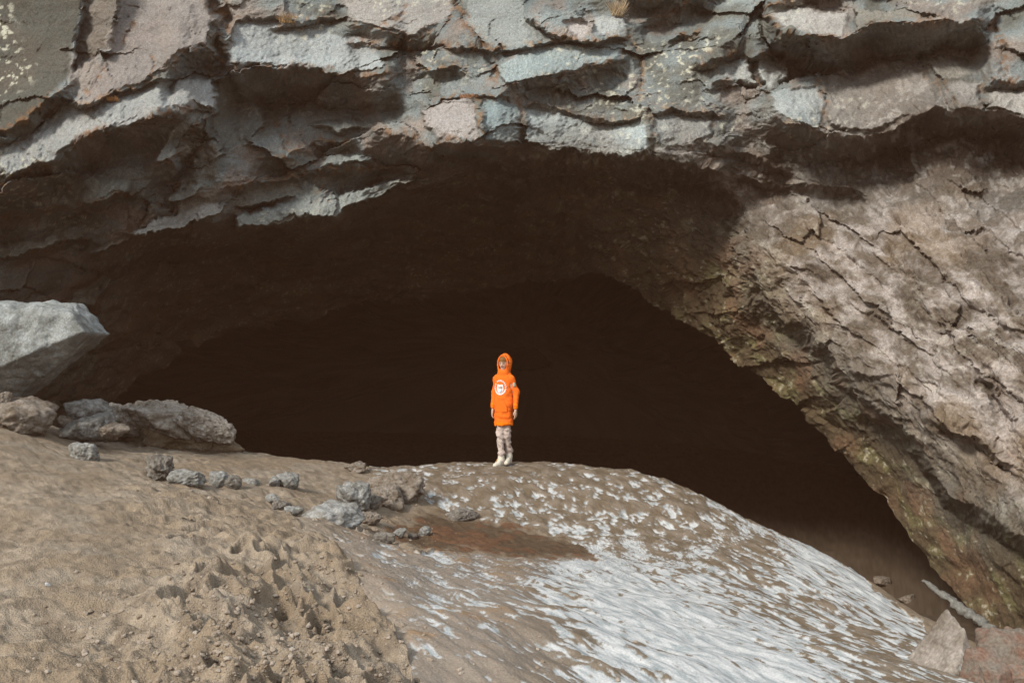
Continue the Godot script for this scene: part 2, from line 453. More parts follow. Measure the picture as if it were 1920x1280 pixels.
func build_cliff(mat: Material) -> void:
	var xs := PackedFloat32Array()
	var x := -900.0
	while x < 2800.0:
		xs.append(x)
		x += 2.35 if x > -40.0 and x < 1960.0 else (6.0 if x > -100.0 and x < 2020.0 else 30.0)
	cw = xs.size()
	var upper := 16
	var fine := 510
	ch = upper + fine
	var n := cw * ch
	CX.resize(n)
	CY.resize(n)
	CD.resize(n)
	CCOL.resize(n)
	CREG.resize(n)
	var edge := PackedFloat32Array()
	var en := noise(0.012, 5, 4)
	for i in cw:
		edge.append(line_at(EDGE, xs[i]) + en.get_noise_1d(xs[i]) * (7.0 if xs[i] > 1090.0 else 16.0))
	for j in ch:
		for i in cw:
			var k := j * cw + i
			CX[k] = xs[i]
			if j < upper:
				CY[k] = lerpf(-900.0, TOPY, float(j) / upper)
			else:
				CY[k] = lerpf(TOPY, edge[i], float(j - upper) / (fine - 1))
	var g := field(DEPTH, -900, -900, 2800, 1700, 20)
	stage("depth field")
	# ragged coordinates for ledges, cracks and slabs
	var wx := PackedFloat32Array()
	var wy := PackedFloat32Array()
	wx.resize(n)
	wy.resize(n)
	var wn := noise(0.016, 11, 3)
	var wn2 := noise(0.016, 12, 3)
	var wn3 := noise(0.09, 13, 2)
	for k in n:
		var a := CX[k]
		var b := CY[k]
		var f := wn3.get_noise_2d(a, b) * 3.0
		wx[k] = a + wn.get_noise_2d(a, b) * 11.0 + f
		wy[k] = b + wn2.get_noise_2d(a, b) * 9.0 + wn3.get_noise_2d(b + 500.0, a) * 3.0
		CD[k] = -g.at(a, b)
	stage("warp")
	# which kind of rock: 0 grey fractured, 1 pale rough buttress, 2 dark ashy band, 3 brown underside, 4 cave roof
	var kA := field([[0, 0, 0], [600, 0, 0], [1200, 0, 0], [1900, 0, 0], [1500, 200, 0], [1200, 240, 0], [900, 230, 0], [700, 240, 0], [400, 380, 0], [200, 400, 0], [0, 500, 0], [1900, 160, 0],
		[1200, 350, 1], [1100, 340, 1], [1450, 330, 0.9], [1700, 290, 1], [1900, 300, 1], [1000, 330, 0.9],
		[1500, 430, 0], [1700, 440, 0], [1900, 450, 0], [1600, 600, 0], [1900, 800, 0], [1300, 440, 0.6], [800, 500, 0], [500, 520, 0], [1500, 700, 0], [1700, 1000, 0]], -900, -900, 2800, 1700, 24)
	var kB := field([[0, 0, 0], [900, 100, 0], [1500, 100, 0], [1900, 150, 0], [1500, 330, 0.3], [1200, 360, 0], [1900, 330, 0.3], [1450, 430, 1], [1700, 420, 1], [1920, 450, 1], [1500, 560, 1], [1600, 640, 1], [1900, 700, 1], [1900, 900, 1], [1700, 740, 1],
		[1330, 470, 0.2], [1380, 600, 0], [1500, 700, 0], [1650, 830, 0], [1800, 980, 0], [1900, 1060, 0], [1250, 540, 0], [800, 500, 0], [300, 500, 0], [1780, 860, 0.9]], -900, -900, 2800, 1700, 24)
	var kC := field([[0, 0, 0], [900, 100, 0], [1900, 150, 0], [1400, 330, 0], [1900, 500, 0], [1500, 500, 0], [1700, 700, 0], [1900, 880, 0], [1330, 500, 1], [1250, 540, 1], [1400, 600, 1], [1500, 720, 1], [1650, 850, 1], [1750, 1000, 1], [1850, 1100, 1], [1920, 1080, 1], [1150, 480, 1], [1000, 420, 1], [900, 400, 1], [800, 450, 1], [500, 500, 1], [300, 560, 1], [640, 570, 1], [860, 540, 1], [1050, 510, 1],
		[200, 440, 0], [500, 400, 0], [700, 350, 0], [900, 270, 0], [0, 500, 0.1], [150, 560, 0.3], [100, 800, 1]], -900, -900, 2800, 1700, 24)
	var fa := facets(150.0, 70.0, 0.12, 21, wx, wy)
	var fb := facets(54.0, 26.0, 0.1, 22, wx, wy)
	var fao: PackedFloat32Array = fa[0]
	var fav: PackedFloat32Array = fa[1]
	var fbo: PackedFloat32Array = fb[0]
	var fbv: PackedFloat32Array = fb[1]
	var fc := facets(150.0, 46.0, -0.72, 23, wx, wy)
	var fco: PackedFloat32Array = fc[0]
	var fcv: PackedFloat32Array = fc[1]
	stage("facets")
	var disp := PackedFloat32Array()
	disp.resize(n)
	var slab := PackedFloat32Array()      # how far inside a slab, 0 to 1
	slab.resize(n)
	var stain := PackedFloat32Array()     # rust along joints
	stain.resize(n)
	# ledges
	for L in LEDGES:
		var l: Array = L[0]
		var w: float = L[1]
		var la: float = L[2]
		var lb: float = L[3]
		var xa: float = l[0]
		var xb: float = l[l.size() - 2]
		var tab := PackedFloat32Array()
		for q in range(int(xa) - 20, int(xb) + 22):
			tab.append(line_at(l, q))
		var ymin := 1e9
		var ymax := -1e9
		for q in range(1, l.size(), 2):
			ymin = minf(ymin, l[q])
			ymax = maxf(ymax, l[q])
		ymin -= la * 3.0
		ymax += w + lb * 3.0
		var step: float = w / F * 16.0 * absf(L[4]) * 1.7
		var A := step * 0.45
		var B := step * 0.55
		var sgn := signf(L[4])
		var tp := minf(40.0, (xb - xa) * 0.22)
		for i in cw:
			if xs[i] < xa - 14.0 or xs[i] > xb + 14.0:
				continue
			var j0 := upper + int((ymin - TOPY) / (edge[i] - TOPY) * (fine - 1))
			var j1 := upper + int((ymax - TOPY) / (edge[i] - TOPY) * (fine - 1))
			for j in range(clampi(j0, 0, ch), clampi(j1 + 1, 0, ch)):
				var k := j * cw + i
				var ux := wx[k]
				var s := sstep(xa - 6.0, xa + tp, ux) * (1.0 - sstep(xb - tp, xb + 6.0, ux))
				if s <= 0.0:
					continue
				var t := wy[k] - tab[clampi(int(ux) - int(xa) + 20, 0, tab.size() - 1)]
				var o := 0.0
				if sgn > 0.0:
					if t < 0.0:
						o = A * exp(t / la)
					elif t < w:
						o = A - (A + B) * t / w
					else:
						o = -B * exp(-(t - w) / lb)
				else:
					if t < 0.0:
						o = -B * exp(t / la)
					elif t < w:
						o = -B + (A + B) * t / w
					else:
						o = A * exp(-(t - w) / lb)
				disp[k] += o * s
				if absf(t) < 14.0:
					stain[k] = maxf(stain[k], s * (1.0 - absf(t) / 14.0))
	stage("ledges")
	for L in CRACKS:
		var l: Array = L[0]
		var hw: float = L[1]
		for q in range(0, l.size() - 2, 2):
			var a := Vector2(l[q], l[q + 1])
			var b := Vector2(l[q + 2], l[q + 3])
			var r := hw * 3.0 + 16.0
			for i in cw:
				if xs[i] < minf(a.x, b.x) - r or xs[i] > maxf(a.x, b.x) + r:
					continue
				var j0 := upper + int((minf(a.y, b.y) - r - TOPY) / (edge[i] - TOPY) * (fine - 1))
				var j1 := upper + int((maxf(a.y, b.y) + r - TOPY) / (edge[i] - TOPY) * (fine - 1))
				for j in range(clampi(j0, 0, ch), clampi(j1 + 1, 0, ch)):
					var k := j * cw + i
					var p := Vector2(wx[k], wy[k])
					var d := p.distance_to(Geometry2D.get_closest_point_to_segment(p, a, b)) / hw
					if d < 3.0:
						disp[k] = minf(disp[k], disp[k] - L[2] * exp(-d * d) * 0.5)
						stain[k] = maxf(stain[k], 1.0 - d / 3.0)
	stage("cracks")
	var sid := 0
	for S in SLABS:
		sid += 1
		var poly := PackedVector2Array()
		var lo := Vector2(1e9, 1e9)
		var hi := Vector2(-1e9, -1e9)
		var cen := Vector2.ZERO
		for q in range(0, S[0].size(), 2):
			var p := Vector2(S[0][q], S[0][q + 1])
			poly.append(p)
			lo = lo.min(p)
			hi = hi.max(p)
			cen += p
		cen /= poly.size()
		var soft := 7.0
		var col: Color = S[4]
		var flat: float = S[5] if S.size() > 5 else 0.25
		var dc := g.at(cen.x, cen.y)
		for i in cw:
			if xs[i] < lo.x - 14.0 or xs[i] > hi.x + 14.0:
				continue
			var j0 := upper + int((lo.y - 14.0 - TOPY) / (edge[i] - TOPY) * (fine - 1))
			var j1 := upper + int((hi.y + 14.0 - TOPY) / (edge[i] - TOPY) * (fine - 1))
			for j in range(clampi(j0, 0, ch), clampi(j1 + 1, 0, ch)):
				var k := j * cw + i
				var p := Vector2(wx[k], wy[k])
				if not Geometry2D.is_point_in_polygon(p, poly):
					continue
				var d := 1e9
				for e in poly.size():
					d = minf(d, p.distance_squared_to(Geometry2D.get_closest_point_to_segment(p, poly[e], poly[(e + 1) % poly.size()])))
				var f := sstep(0.0, soft, sqrt(d))
				disp[k] += f * (flat * (-CD[k] - dc) + S[3] * (0.45 if S.size() < 6 else 1.0) + S[1] * (p.x - cen.x) / 100.0 + S[2] * (p.y - cen.y) / 100.0)
				slab[k] = f
				CREG[k] = sid
				CCOL[k] = col
	stage("slabs")
	var P := PackedVector3Array()
	P.resize(n)
	var n1 := noise(0.55, 31, 4)
	var n2 := noise(2.2, 32, 4)
	var nr := noise(1.6, 33, 4, FastNoiseLite.TYPE_SIMPLEX_SMOOTH, FastNoiseLite.FRACTAL_RIDGED)
	var nc := noise(3.4, 34, 3, FastNoiseLite.TYPE_CELLULAR)
	var nl := noise(7.0, 35, 3)
	var nq := noise(0.9, 36, 3)
	var nt := noise(0.35, 37, 2)
	var nf := noise(16.0, 38, 2)
	for k in n:
		var bl := clampf(1.0 - kA.at(CX[k], CY[k]) - 0.97 * clampf(kB.at(CX[k], CY[k]), 0.0, 1.0) - clampf(kC.at(CX[k], CY[k]), 0.0, 1.0), 0.0, 1.0)
		disp[k] += bl * (fao[k] * 0.36 + fbo[k] * 0.05) * (1.0 - slab[k] * 0.75)
		disp[k] += clampf(kB.at(CX[k], CY[k]), 0.0, 1.0) * fco[k] * 0.13
		P[k] = ray(CX[k], CY[k], -CD[k] - disp[k])
	var N1 := grid_normals(P, cw, ch, 1.0, 9)
	stage("cliff shape")
	for k in n:
		var px := CX[k]
		var py := CY[k]
		var p := ray(px, py, -CD[k])
		var ash := clampf(kA.at(px, py), 0.0, 1.0)
		var pale := clampf(kB.at(px, py), 0.0, 1.0)
		var under := clampf(kC.at(px, py), 0.0, 1.0)
		var blocky := clampf(1.0 - ash - pale * 0.75 - under, 0.0, 1.0)
		var s := slab[k]
		# strata run along x: squeeze the noise across them
		var q := Vector3(p.x * 0.55, p.y * 1.5 - p.x * 0.25, p.z * 0.55)
		var turn := maxf(pale, under if px > 1060.0 else 0.0)
		var v1 := n1.get_noise_3dv(q)
		var v2 := n2.get_noise_3dv(q)
		var rd := nr.get_noise_3dv(q)
		if turn > 0.0:
			var q2 := Vector3((p.x * 0.78 - p.y * 0.62) * 0.6, (p.x * 0.62 + p.y * 0.78) * 1.25, p.z * 0.7)
			v1 = lerpf(v1, n1.get_noise_3dv(q2), turn)
			v2 = lerpf(v2, n2.get_noise_3dv(q2), turn)
			rd = lerpf(rd, nr.get_noise_3dv(q2), turn)
		var cl := nc.get_noise_3dv(p)
		var fine1 := nf.get_noise_3dv(p)
		var lich := nl.get_noise_3dv(p)
		var o := 0.0
		o += v1 * (0.16 - 0.03 * pale) * (1.0 - s * 0.8) + v2 * (0.045 + 0.085 * pale) * (1.0 - s * 0.55)
		o += rd * (0.08 * ash + 0.075 * pale + under * 0.05) + cl * (0.13 * ash + 0.045 * pale + 0.04 * under)
		o += under * (fao[k] * 0.16 + fbo[k] * 0.05) * (1.0 - sstep(1560.0, 1720.0, px))
		o += lich * (0.04 * ash + 0.014 * pale + 0.012 * under)
		o += fine1 * (0.009 + 0.016 * ash + 0.006 * pale - 0.004 * s)
		P[k] += N1[k] * o
		# stone colours mostly from their own noise; rock between slabs darkened for deeper shadow
		var q3 := q + Vector3(47, 91, 13)
		v1 = n1.get_noise_3dv(q3)
		v2 = n2.get_noise_3dv(q3)
		if turn > 0.0:
			v2 = lerpf(v2, n2.get_noise_3dv(Vector3((p.x * 0.78 - p.y * 0.62) * 0.6, (p.x * 0.62 + p.y * 0.78) * 1.25, p.z * 0.7) + Vector3(47, 91, 13)), turn)
		lich = nl.get_noise_3dv(p + Vector3(47, 91, 13))
		fine1 = nf.get_noise_3dv(p + Vector3(47, 91, 13))
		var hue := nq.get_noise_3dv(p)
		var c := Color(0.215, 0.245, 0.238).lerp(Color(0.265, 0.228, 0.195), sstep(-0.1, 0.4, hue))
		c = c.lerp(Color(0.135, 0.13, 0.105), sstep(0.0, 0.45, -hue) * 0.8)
		var tone := 1.0 + blocky * (fav[k] * 0.14 + fbv[k] * 0.1) + pale * fcv[k] * 0.16  # facet tone shares its random value with the facet offset
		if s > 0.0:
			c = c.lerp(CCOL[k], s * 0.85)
			tone = lerpf(tone, 1.0 + fbv[k] * 0.05, s)
		c = c.lerp(Color(0.165, 0.132, 0.10).lerp(Color(0.40, 0.35, 0.312), sstep(-0.4, 0.4, lich * 0.4 + v2 * 1.0 + v1 * 0.4)), pale)
		c = c.lerp(Color(0.20, 0.14, 0.085), pale * sstep(0.1, 0.4, nt.get_noise_3dv(p * 1.7)) * 0.55)
		c = c.lerp(Color(0.095, 0.073, 0.055).lerp(Color(0.27, 0.245, 0.215), sstep(0.15, 0.5, lich + v2)), ash)
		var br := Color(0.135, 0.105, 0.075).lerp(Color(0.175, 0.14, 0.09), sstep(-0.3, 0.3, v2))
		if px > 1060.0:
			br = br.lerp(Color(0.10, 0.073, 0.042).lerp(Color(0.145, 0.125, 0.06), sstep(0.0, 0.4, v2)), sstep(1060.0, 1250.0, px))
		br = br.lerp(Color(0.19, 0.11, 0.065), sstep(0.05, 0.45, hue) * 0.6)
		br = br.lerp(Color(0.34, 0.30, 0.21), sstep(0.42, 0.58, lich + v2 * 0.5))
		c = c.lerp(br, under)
		# pale lichen freckles and rusty moss in joints
		var fr := sstep(0.22, 0.42, lich) * sstep(0.0, 0.35, nt.get_noise_3dv(p + Vector3(7, 3, 1))) * blocky
		c = c.lerp(Color(0.60, 0.58, 0.45), fr * 0.8)
		var rust := stain[k] * sstep(0.0, 0.3, lich + 0.1) * blocky
		c = c.lerp(Color(0.23, 0.12, 0.055), rust * 0.8)
		tone *= 1.0 + fine1 * 0.22 + v2 * 0.16 + v1 * 0.12
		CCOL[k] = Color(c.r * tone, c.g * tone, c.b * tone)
		if CREG[k] == 0:
			if under > 0.5:
				CREG[k] = SLABS.size() + (1 if px < 1060.0 else 2)
			elif ash > 0.5:
				CREG[k] = SLABS.size() + 3
			elif pale > 0.5:
				CREG[k] = SLABS.size() + 4
	stage("cliff points")
	CLIFF = P
	var N := grid_normals(P, cw, ch)
	var root := Node3D.new()
	root.name = "cliff"
	root.set_meta("kind", "structure")
	add_child(root)
	var count := SLABS.size() + 5
	var meshes := split_grid(P, N, CCOL, CREG, cw, ch, count)
	for r in count:
		if meshes[r] == null:
			continue
		var called := "rock_face"
		if r > 0:
			called = "rock_slab"
		if r > SLABS.size():
			called = ["cave_roof", "arch_underside", "crumbly_band", "rough_buttress"][r - SLABS.size() - 1]
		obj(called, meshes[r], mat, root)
	stage("cliff meshes")
	# the cave behind the arch: rings from the edge of the opening to the back
	var ring := PackedVector3Array()
	var row := (ch - 1) * cw
	var i0 := 0
	for i in cw:
		ring.append(P[row + i])
	var m := ring.size()
	# close the loop underground, from right to left
	for q in range(1, 40):
		var t := q / 40.0
		var a := ring[m - 1].lerp(ring[0], t)
		ring.append(Vector3(a.x, minf(a.y, -5.5) - 1.5 * sin(PI * t), a.z))
	m = ring.size()
	var rows := 50
	var cn2 := noise(1.1, 52, 4)
	var V := PackedVector3Array()
	var VC := PackedColorArray()
	var cn := noise(0.25, 51, 5)
	var centre := Vector3(1.0, -0.5, -26.0)
	for b in rows:
		var t := float(b) / (rows - 1)
		for q in m + 1:
			var p := ring[q % m]
			if b > 0:
				var out := Vector3(p.x - centre.x, p.y - centre.y, 0.0)
				var swell := 1.0 + 1.5 * sin(PI * minf(t * 1.0, 1.0))
				var shrink := sqrt(maxf(1.0 - pow(t, 3.0), 0.0))
				var zz := lerpf(p.z, -46.0, 1.0 - pow(1.0 - t, 1.3))
				var cap := 13.0
				var r := out.length()
				var lim := lerpf(r, minf(r, cap), sstep(0.0, 0.5, t))
				var dir := out / maxf(r, 0.01)
				p = Vector3(centre.x, centre.y, zz) + dir * lim * swell * shrink
				p += Vector3(1, 1, 1) * (cn.get_noise_3dv(p) * 1.2 + cn2.get_noise_3dv(p) * 0.3) * minf(t * 5.0, 1.0) * shrink
			V.append(p)
			var e := cn.get_noise_3dv(p * 6.0)
			VC.append(Color(0.17 + e * 0.06, 0.14 + e * 0.05, 0.11 + e * 0.04))
	var VN := grid_normals(V, m + 1, rows)
	var vr := PackedInt32Array()
	vr.resize(V.size())
	obj("cave_wall", split_grid(V, VN, VC, vr, m + 1, rows, 1)[0], mat, root)
	stage("cave")

# ------------------------------------------------------------------ the ground
# lines across the ground from near to far: x, y in the photo and distance
var LINES := [
	[-900, 1330, 4.4, 0, 1330, 4.3, 400, 1330, 4.4, 800, 1340, 4.7, 1200, 1350, 5.3, 1600, 1360, 6.0, 1920, 1400, 6.6, 2800, 1560, 7.0],
	[-900, 1140, 6.0, 0, 1150, 5.8, 400, 1155, 5.8, 800, 1165, 6.3, 1200, 1190, 7.3, 1600, 1240, 7.9, 1920, 1310, 8.0, 2800, 1480, 7.6],
	[-900, 960, 7.8, 0, 985, 7.5, 400, 1005, 7.5, 700, 1064, 7.9, 900, 1092, 8.7, 1200, 1118, 9.4, 1500, 1178, 9.6, 1750, 1248, 9.3, 1920, 1290, 8.9, 2800, 1440, 8.0],
	[-900, 740, 10.8, 0, 803, 10.9, 150, 868, 10.4, 280, 899, 10.0, 480, 953, 9.6, 620, 985, 9.6, 740, 1027, 9.8, 870, 1041, 10.3, 1000, 1052, 10.8, 1130, 1066, 11.1, 1300, 1090, 11.2, 1500, 1136, 10.9, 1750, 1222, 10.2, 1920, 1275, 9.6, 2800, 1420, 8.4],
	[-900, 742, 11.4, 0, 806, 11.4, 150, 872, 10.9, 280, 908, 10.5, 480, 965, 10.2, 620, 1000, 10.3, 740, 1036, 10.6, 870, 1037, 10.9, 1000, 1042, 11.4, 1130, 1044, 11.8, 1300, 1060, 11.9, 1500, 1106, 11.5, 1750, 1210, 10.7, 1920, 1265, 10.0, 2800, 1400, 8.8],
	[-900, 735, 12, 0, 785, 12.2, 150, 848, 11.8, 280, 880, 11.6, 480, 917, 11.6, 620, 950, 11.6, 740, 985, 11.9, 870, 992, 12.4, 1000, 985, 12.8, 1130, 988, 13.0, 1300, 1006, 13.0, 1500, 1066, 12.5, 1700, 1160, 11.6, 1920, 1255, 10.5, 2800, 1390, 9.2],
	[-900, 735, 12.8, 0, 775, 13.0, 150, 835, 13.0, 280, 853, 13.2, 480, 876, 13.4, 620, 896, 13.4, 700, 908, 13.5, 820, 903, 13.8, 940, 902, 14.0, 1130, 917, 14.0, 1300, 957, 13.8, 1480, 1034, 13.2, 1650, 1116, 12.4, 1920, 1250, 11.0, 2800, 1380, 9.6],
	[-900, 730, 13.8, 0, 768, 14.0, 150, 820, 14.2, 280, 835, 14.4, 440, 846, 14.6, 600, 865, 14.8, 660, 871, 15.0, 690, 877, 15.1, 800, 872, 15.2, 940, 869, 15.3, 1060, 872, 15.2, 1160, 879, 15.0, 1200, 885, 14.9, 1300, 925, 14.6, 1360, 951, 14.4, 1430, 985, 14.1, 1490, 1013, 13.9, 1540, 1036, 13.7, 1650, 1100, 13.0, 1745, 1186, 12.2, 1850, 1235, 11.8, 1920, 1245, 11.4, 2800, 1370, 10],
	[-900, 745, 15, 0, 790, 15.2, 280, 850, 15.6, 600, 884, 16.0, 690, 897, 16.3, 940, 889, 16.5, 1200, 906, 16.1, 1300, 950, 15.7, 1430, 1012, 15.0, 1540, 1066, 14.5, 1650, 1128, 13.7, 1745, 1200, 12.6, 1850, 1240, 12.3, 1920, 1245, 12, 2800, 1360, 10.6],
	[-900, 800, 20, 0, 860, 20, 600, 920, 20, 940, 925, 20, 1300, 1040, 20, 1540, 1120, 17.5, 1650, 1140, 16.2, 1745, 1150, 15.0, 1850, 1180, 14, 1920, 1200, 13.6, 2800, 1340, 12],
	[-900, 780, 48, 0, 785, 48, 940, 810, 48, 1920, 810, 48, 2800, 800, 48],
]
var ROWS := [60, 95, 85, 90, 24, 60, 55, 40, 20, 40, 60]
# the margin of the snow against the sand and the mud, as a polygon in the photo
var SNOW := [690, 872, 700, 888, 760, 906, 815, 948, 880, 970, 960, 984, 1060, 1004, 1138, 1054, 1000, 1051, 880, 1038, 790, 1040, 735, 1024, 640, 990, 560, 968, 545, 976, 600, 1012, 660, 1070, 690, 1110, 740, 1190, 790, 1280, 830, 1500, 2500, 1900, 2000, 1300, 1745, 1210, 1748, 1186, 1540, 1020, 1360, 940, 1210, 872, 940, 850]
var MUD := [800, 950, 880, 968, 960, 984, 1060, 1004, 1145, 1056, 1000, 1051, 880, 1038, 800, 1042, 740, 1020, 700, 1000, 760, 985]

var gw := 0
var gh := 0
var GP := PackedVector3Array()
var gxs := PackedFloat32Array()

func ground_y(x: float, z: float) -> float:
	# height of the ground under a point, from the lofted grid
	var px := x / -z * F + 960.0
	var i := clampi(gxs.bsearch(px), 1, gw - 1)
	for j in gh - 1:
		var a := GP[j * gw + i]
		var b := GP[(j + 1) * gw + i]
		if b.z <= z and a.z >= z:
			return lerpf(a.y, b.y, (a.z - z) / maxf(a.z - b.z, 0.0001))
	return -2.0

func on_ground(px: float, py: float, dmin := 4.0) -> Vector3:
	# first point of the ground that the pixel looks at, beyond dmin
	var i := clampi(gxs.bsearch(px), 1, gw - 1)
	for j in gh - 1:
		var a := GP[j * gw + i]
		var b := GP[(j + 1) * gw + i]
		if -b.z < dmin:
			continue
		var ya := 640.0 - a.y / -a.z * F
		var yb := 640.0 - b.y / -b.z * F
		if ya >= py and yb <= py:
			return a.lerp(b, (ya - py) / maxf(ya - yb, 0.001))
	var best := GP[i]
	var bd := 1e9
	for j in gh:
		var a := GP[j * gw + i]
		if -a.z < dmin:
			continue
		var ya := absf(640.0 - a.y / -a.z * F - py)
		if ya < bd:
			bd = ya
			best = a
	return best

func build_ground(sand_mat: Material, snow_mat: Material) -> void:
	var x := -900.0
	while x < 2800.0:
		gxs.append(x)
		x += 2.25 if x > -40.0 and x < 1960.0 else (6.0 if x > -100.0 and x < 2020.0 else 40.0)
	gw = gxs.size()
	# lines as points in space, one more behind the camera
	var L := []
	var first := PackedVector3Array()
	for i in gw:
		var p := ray(gxs[i], 1330.0, 7.0)
		first.append(Vector3(p.x, -1.62 - maxf(p.x, 0.0) * 0.12, 1.5))
	L.append(first)
	for l in LINES:
		var a := PackedVector3Array()
		for i in gw:
			# rounded polyline: mean over a few pixels
			var yy := 0.0
			var dd := 0.0
			for o in [-24, -12, 0, 12, 24]:
				yy += line_at(l, gxs[i] + o, 1, 3) * 0.2
				dd += line_at(l, gxs[i] + o, 2, 3) * 0.2
			a.append(ray(gxs[i], yy, dd))
		L.append(a)
	var nl := L.size()
	gh = 1
	for r in ROWS.slice(0, nl - 1):
		gh += r
	GP.resize(gw * gh)
	var j := 0
	for s in nl - 1:
		var A: PackedVector3Array = L[maxi(s - 1, 0)]
		var B: PackedVector3Array = L[s]
		var C: PackedVector3Array = L[s + 1]
		var D: PackedVector3Array = L[mini(s + 2, nl - 1)]
		var steps: int = ROWS[s]
		for r in (steps + 1 if s == nl - 2 else steps):
			var t := float(r) / steps
			for i in gw:
				var b := B[i]
				var c := C[i]
				var p := b.lerp(c, t)
				# smooth height through the lines, straight in plan
				var ma := (c.y - A[i].y) / maxf(A[i].z - c.z, 0.1) * (b.z - c.z)
				var mb := (D[i].y - b.y) / maxf(b.z - D[i].z, 0.1) * (b.z - c.z)
				if s == 0:
					ma = c.y - b.y
				if s == nl - 2:
					mb = c.y - b.y
				ma = clampf(ma, -1.2, 1.2)
				mb = clampf(mb, -1.2, 1.2)
				var t2 := t * t
				var t3 := t2 * t
				p.y = (2 * t3 - 3 * t2 + 1) * b.y + (t3 - 2 * t2 + t) * ma + (3 * t2 - 2 * t3) * c.y + (t3 - t2) * mb
				GP[j * gw + i] = p
			j += 1
	stage("ground lines")
	var snow_poly := PackedVector2Array()
	for q in range(0, SNOW.size(), 2):
		snow_poly.append(Vector2(SNOW[q], SNOW[q + 1]))
	var mud_poly := PackedVector2Array()
	for q in range(0, MUD.size(), 2):
		mud_poly.append(Vector2(MUD[q], MUD[q + 1]))
	# how white the snow is
	var white := field([[700, 885, 0.6], [800, 900, 0.5], [940, 885, 0.34], [1060, 890, 0.36], [1200, 895, 0.5], [900, 950, 0.5], [1060, 950, 0.42], [1200, 980, 0.5], [1250, 1040, 0.62], [1350, 1000, 0.5], [1440, 1020, 0.3], [1400, 975, 1.0], [1500, 1010, 1.2], [1480, 1060, 1.0], [1550, 1060, 1.2], [1650, 1130, 1.1], [1720, 1180, 0.8], [1400, 1090, 0.45], [1500, 1150, 0.5], [1600, 1200, 0.5], [1700, 1260, 0.4],
		[830, 1045, 0.8], [950, 1055, 0.6], [880, 1085, 0.5], [960, 1105, 0.3], [1050, 1080, 1.0], [1130, 1110, 1.5], [1250, 1150, 1.6], [1400, 1220, 1.5], [1500, 1280, 1.35], [1050, 1160, 0.6], [1000, 1220, 0.25], [1100, 1260, 0.55], [1250, 1280, 1.1], [700, 1020, 0.6], [760, 1060, 0.5], [680, 1060, 0.28], [780, 1130, 0.4], [860, 1100, 0.55], [860, 1180, 0.42], [900, 1240, 0.12], [800, 1240, 0.25], [700, 1120, 0.2], [620, 990, 0.4], [850, 1290, 0.15]], -900, 700, 2800, 1700, 16)
	# how trodden the sand is
	var trod := field([[0, 850, 0.05], [150, 950, 0.06], [0, 1050, 0.15], [150, 1150, 0.2], [60, 1270, 0.4], [260, 1220, 0.55], [300, 930, 0.35], [380, 950, 0.35], [440, 960, 0.25], [250, 1020, 0.08], [380, 1060, 0.55], [500, 1030, 0.6], [560, 1060, 0.9], [620, 1100, 1.0], [420, 1120, 0.6], [350, 1160, 0.7], [500, 1160, 0.8], [600, 1200, 1.0], [680, 1200, 1.0], [450, 1250, 1.0], [600, 1280, 1.0], [720, 1270, 0.9], [300, 1280, 0.8], [200, 1080, 0.12], [500, 870, 0.02], [600, 920, 0.1], [700, 960, 0.2], [900, 1000, 0.0], [1200, 1000, 0], [1700, 1300, 0]], -900, 700, 2800, 1700, 16)
	var C := PackedColorArray()
	var R := PackedInt32Array()
	C.resize(gw * gh)
	R.resize(gw * gh)
	var na := noise(0.7, 61, 4)
	var nb := noise(3.2, 62, 4)
	var nc := noise(9.0, 63, 1, FastNoiseLite.TYPE_CELLULAR)
	nc.cellular_return_type = FastNoiseLite.RETURN_DISTANCE
	var nd := noise(11.0, 64, 3)
	var ns := noise(2.6, 65, 4)
	var nrg := noise(2.2, 68, 2, FastNoiseLite.TYPE_SIMPLEX_SMOOTH, FastNoiseLite.FRACTAL_RIDGED)
	var ns2 := noise(7.0, 66, 3)
	var ni := noise(4.2, 69, 1, FastNoiseLite.TYPE_CELLULAR)
	ni.cellular_return_type = FastNoiseLite.RETURN_DISTANCE
	ni.cellular_jitter = 1.0
	var nw := noise(0.02, 67, 3)
	# footprints: place and turn, listed by half-metre squares
	var prints := {}
	var rng := RandomNumberGenerator.new()
	rng.seed = 88
	for q in 46:
		var fx := rng.randf_range(330, 740)
		var at := Vector2((fx - 960.0) / F, 0.0)
		var fd := rng.randf_range(4.4, 8.6)
		at = Vector2(at.x * fd, -fd)
		var item := [at, rng.randf_range(-1.2, 1.2)]
		for dx in [-1, 0, 1]:
			for dz in [-1, 0, 1]:
				var key := Vector2i(floori(at.x / 0.5) + dx, floori(at.y / 0.5) + dz)
				prints[key] = prints.get(key, []) + [item]
	var floor_row := 4
	for r in ROWS.slice(0, 8):
		floor_row += r
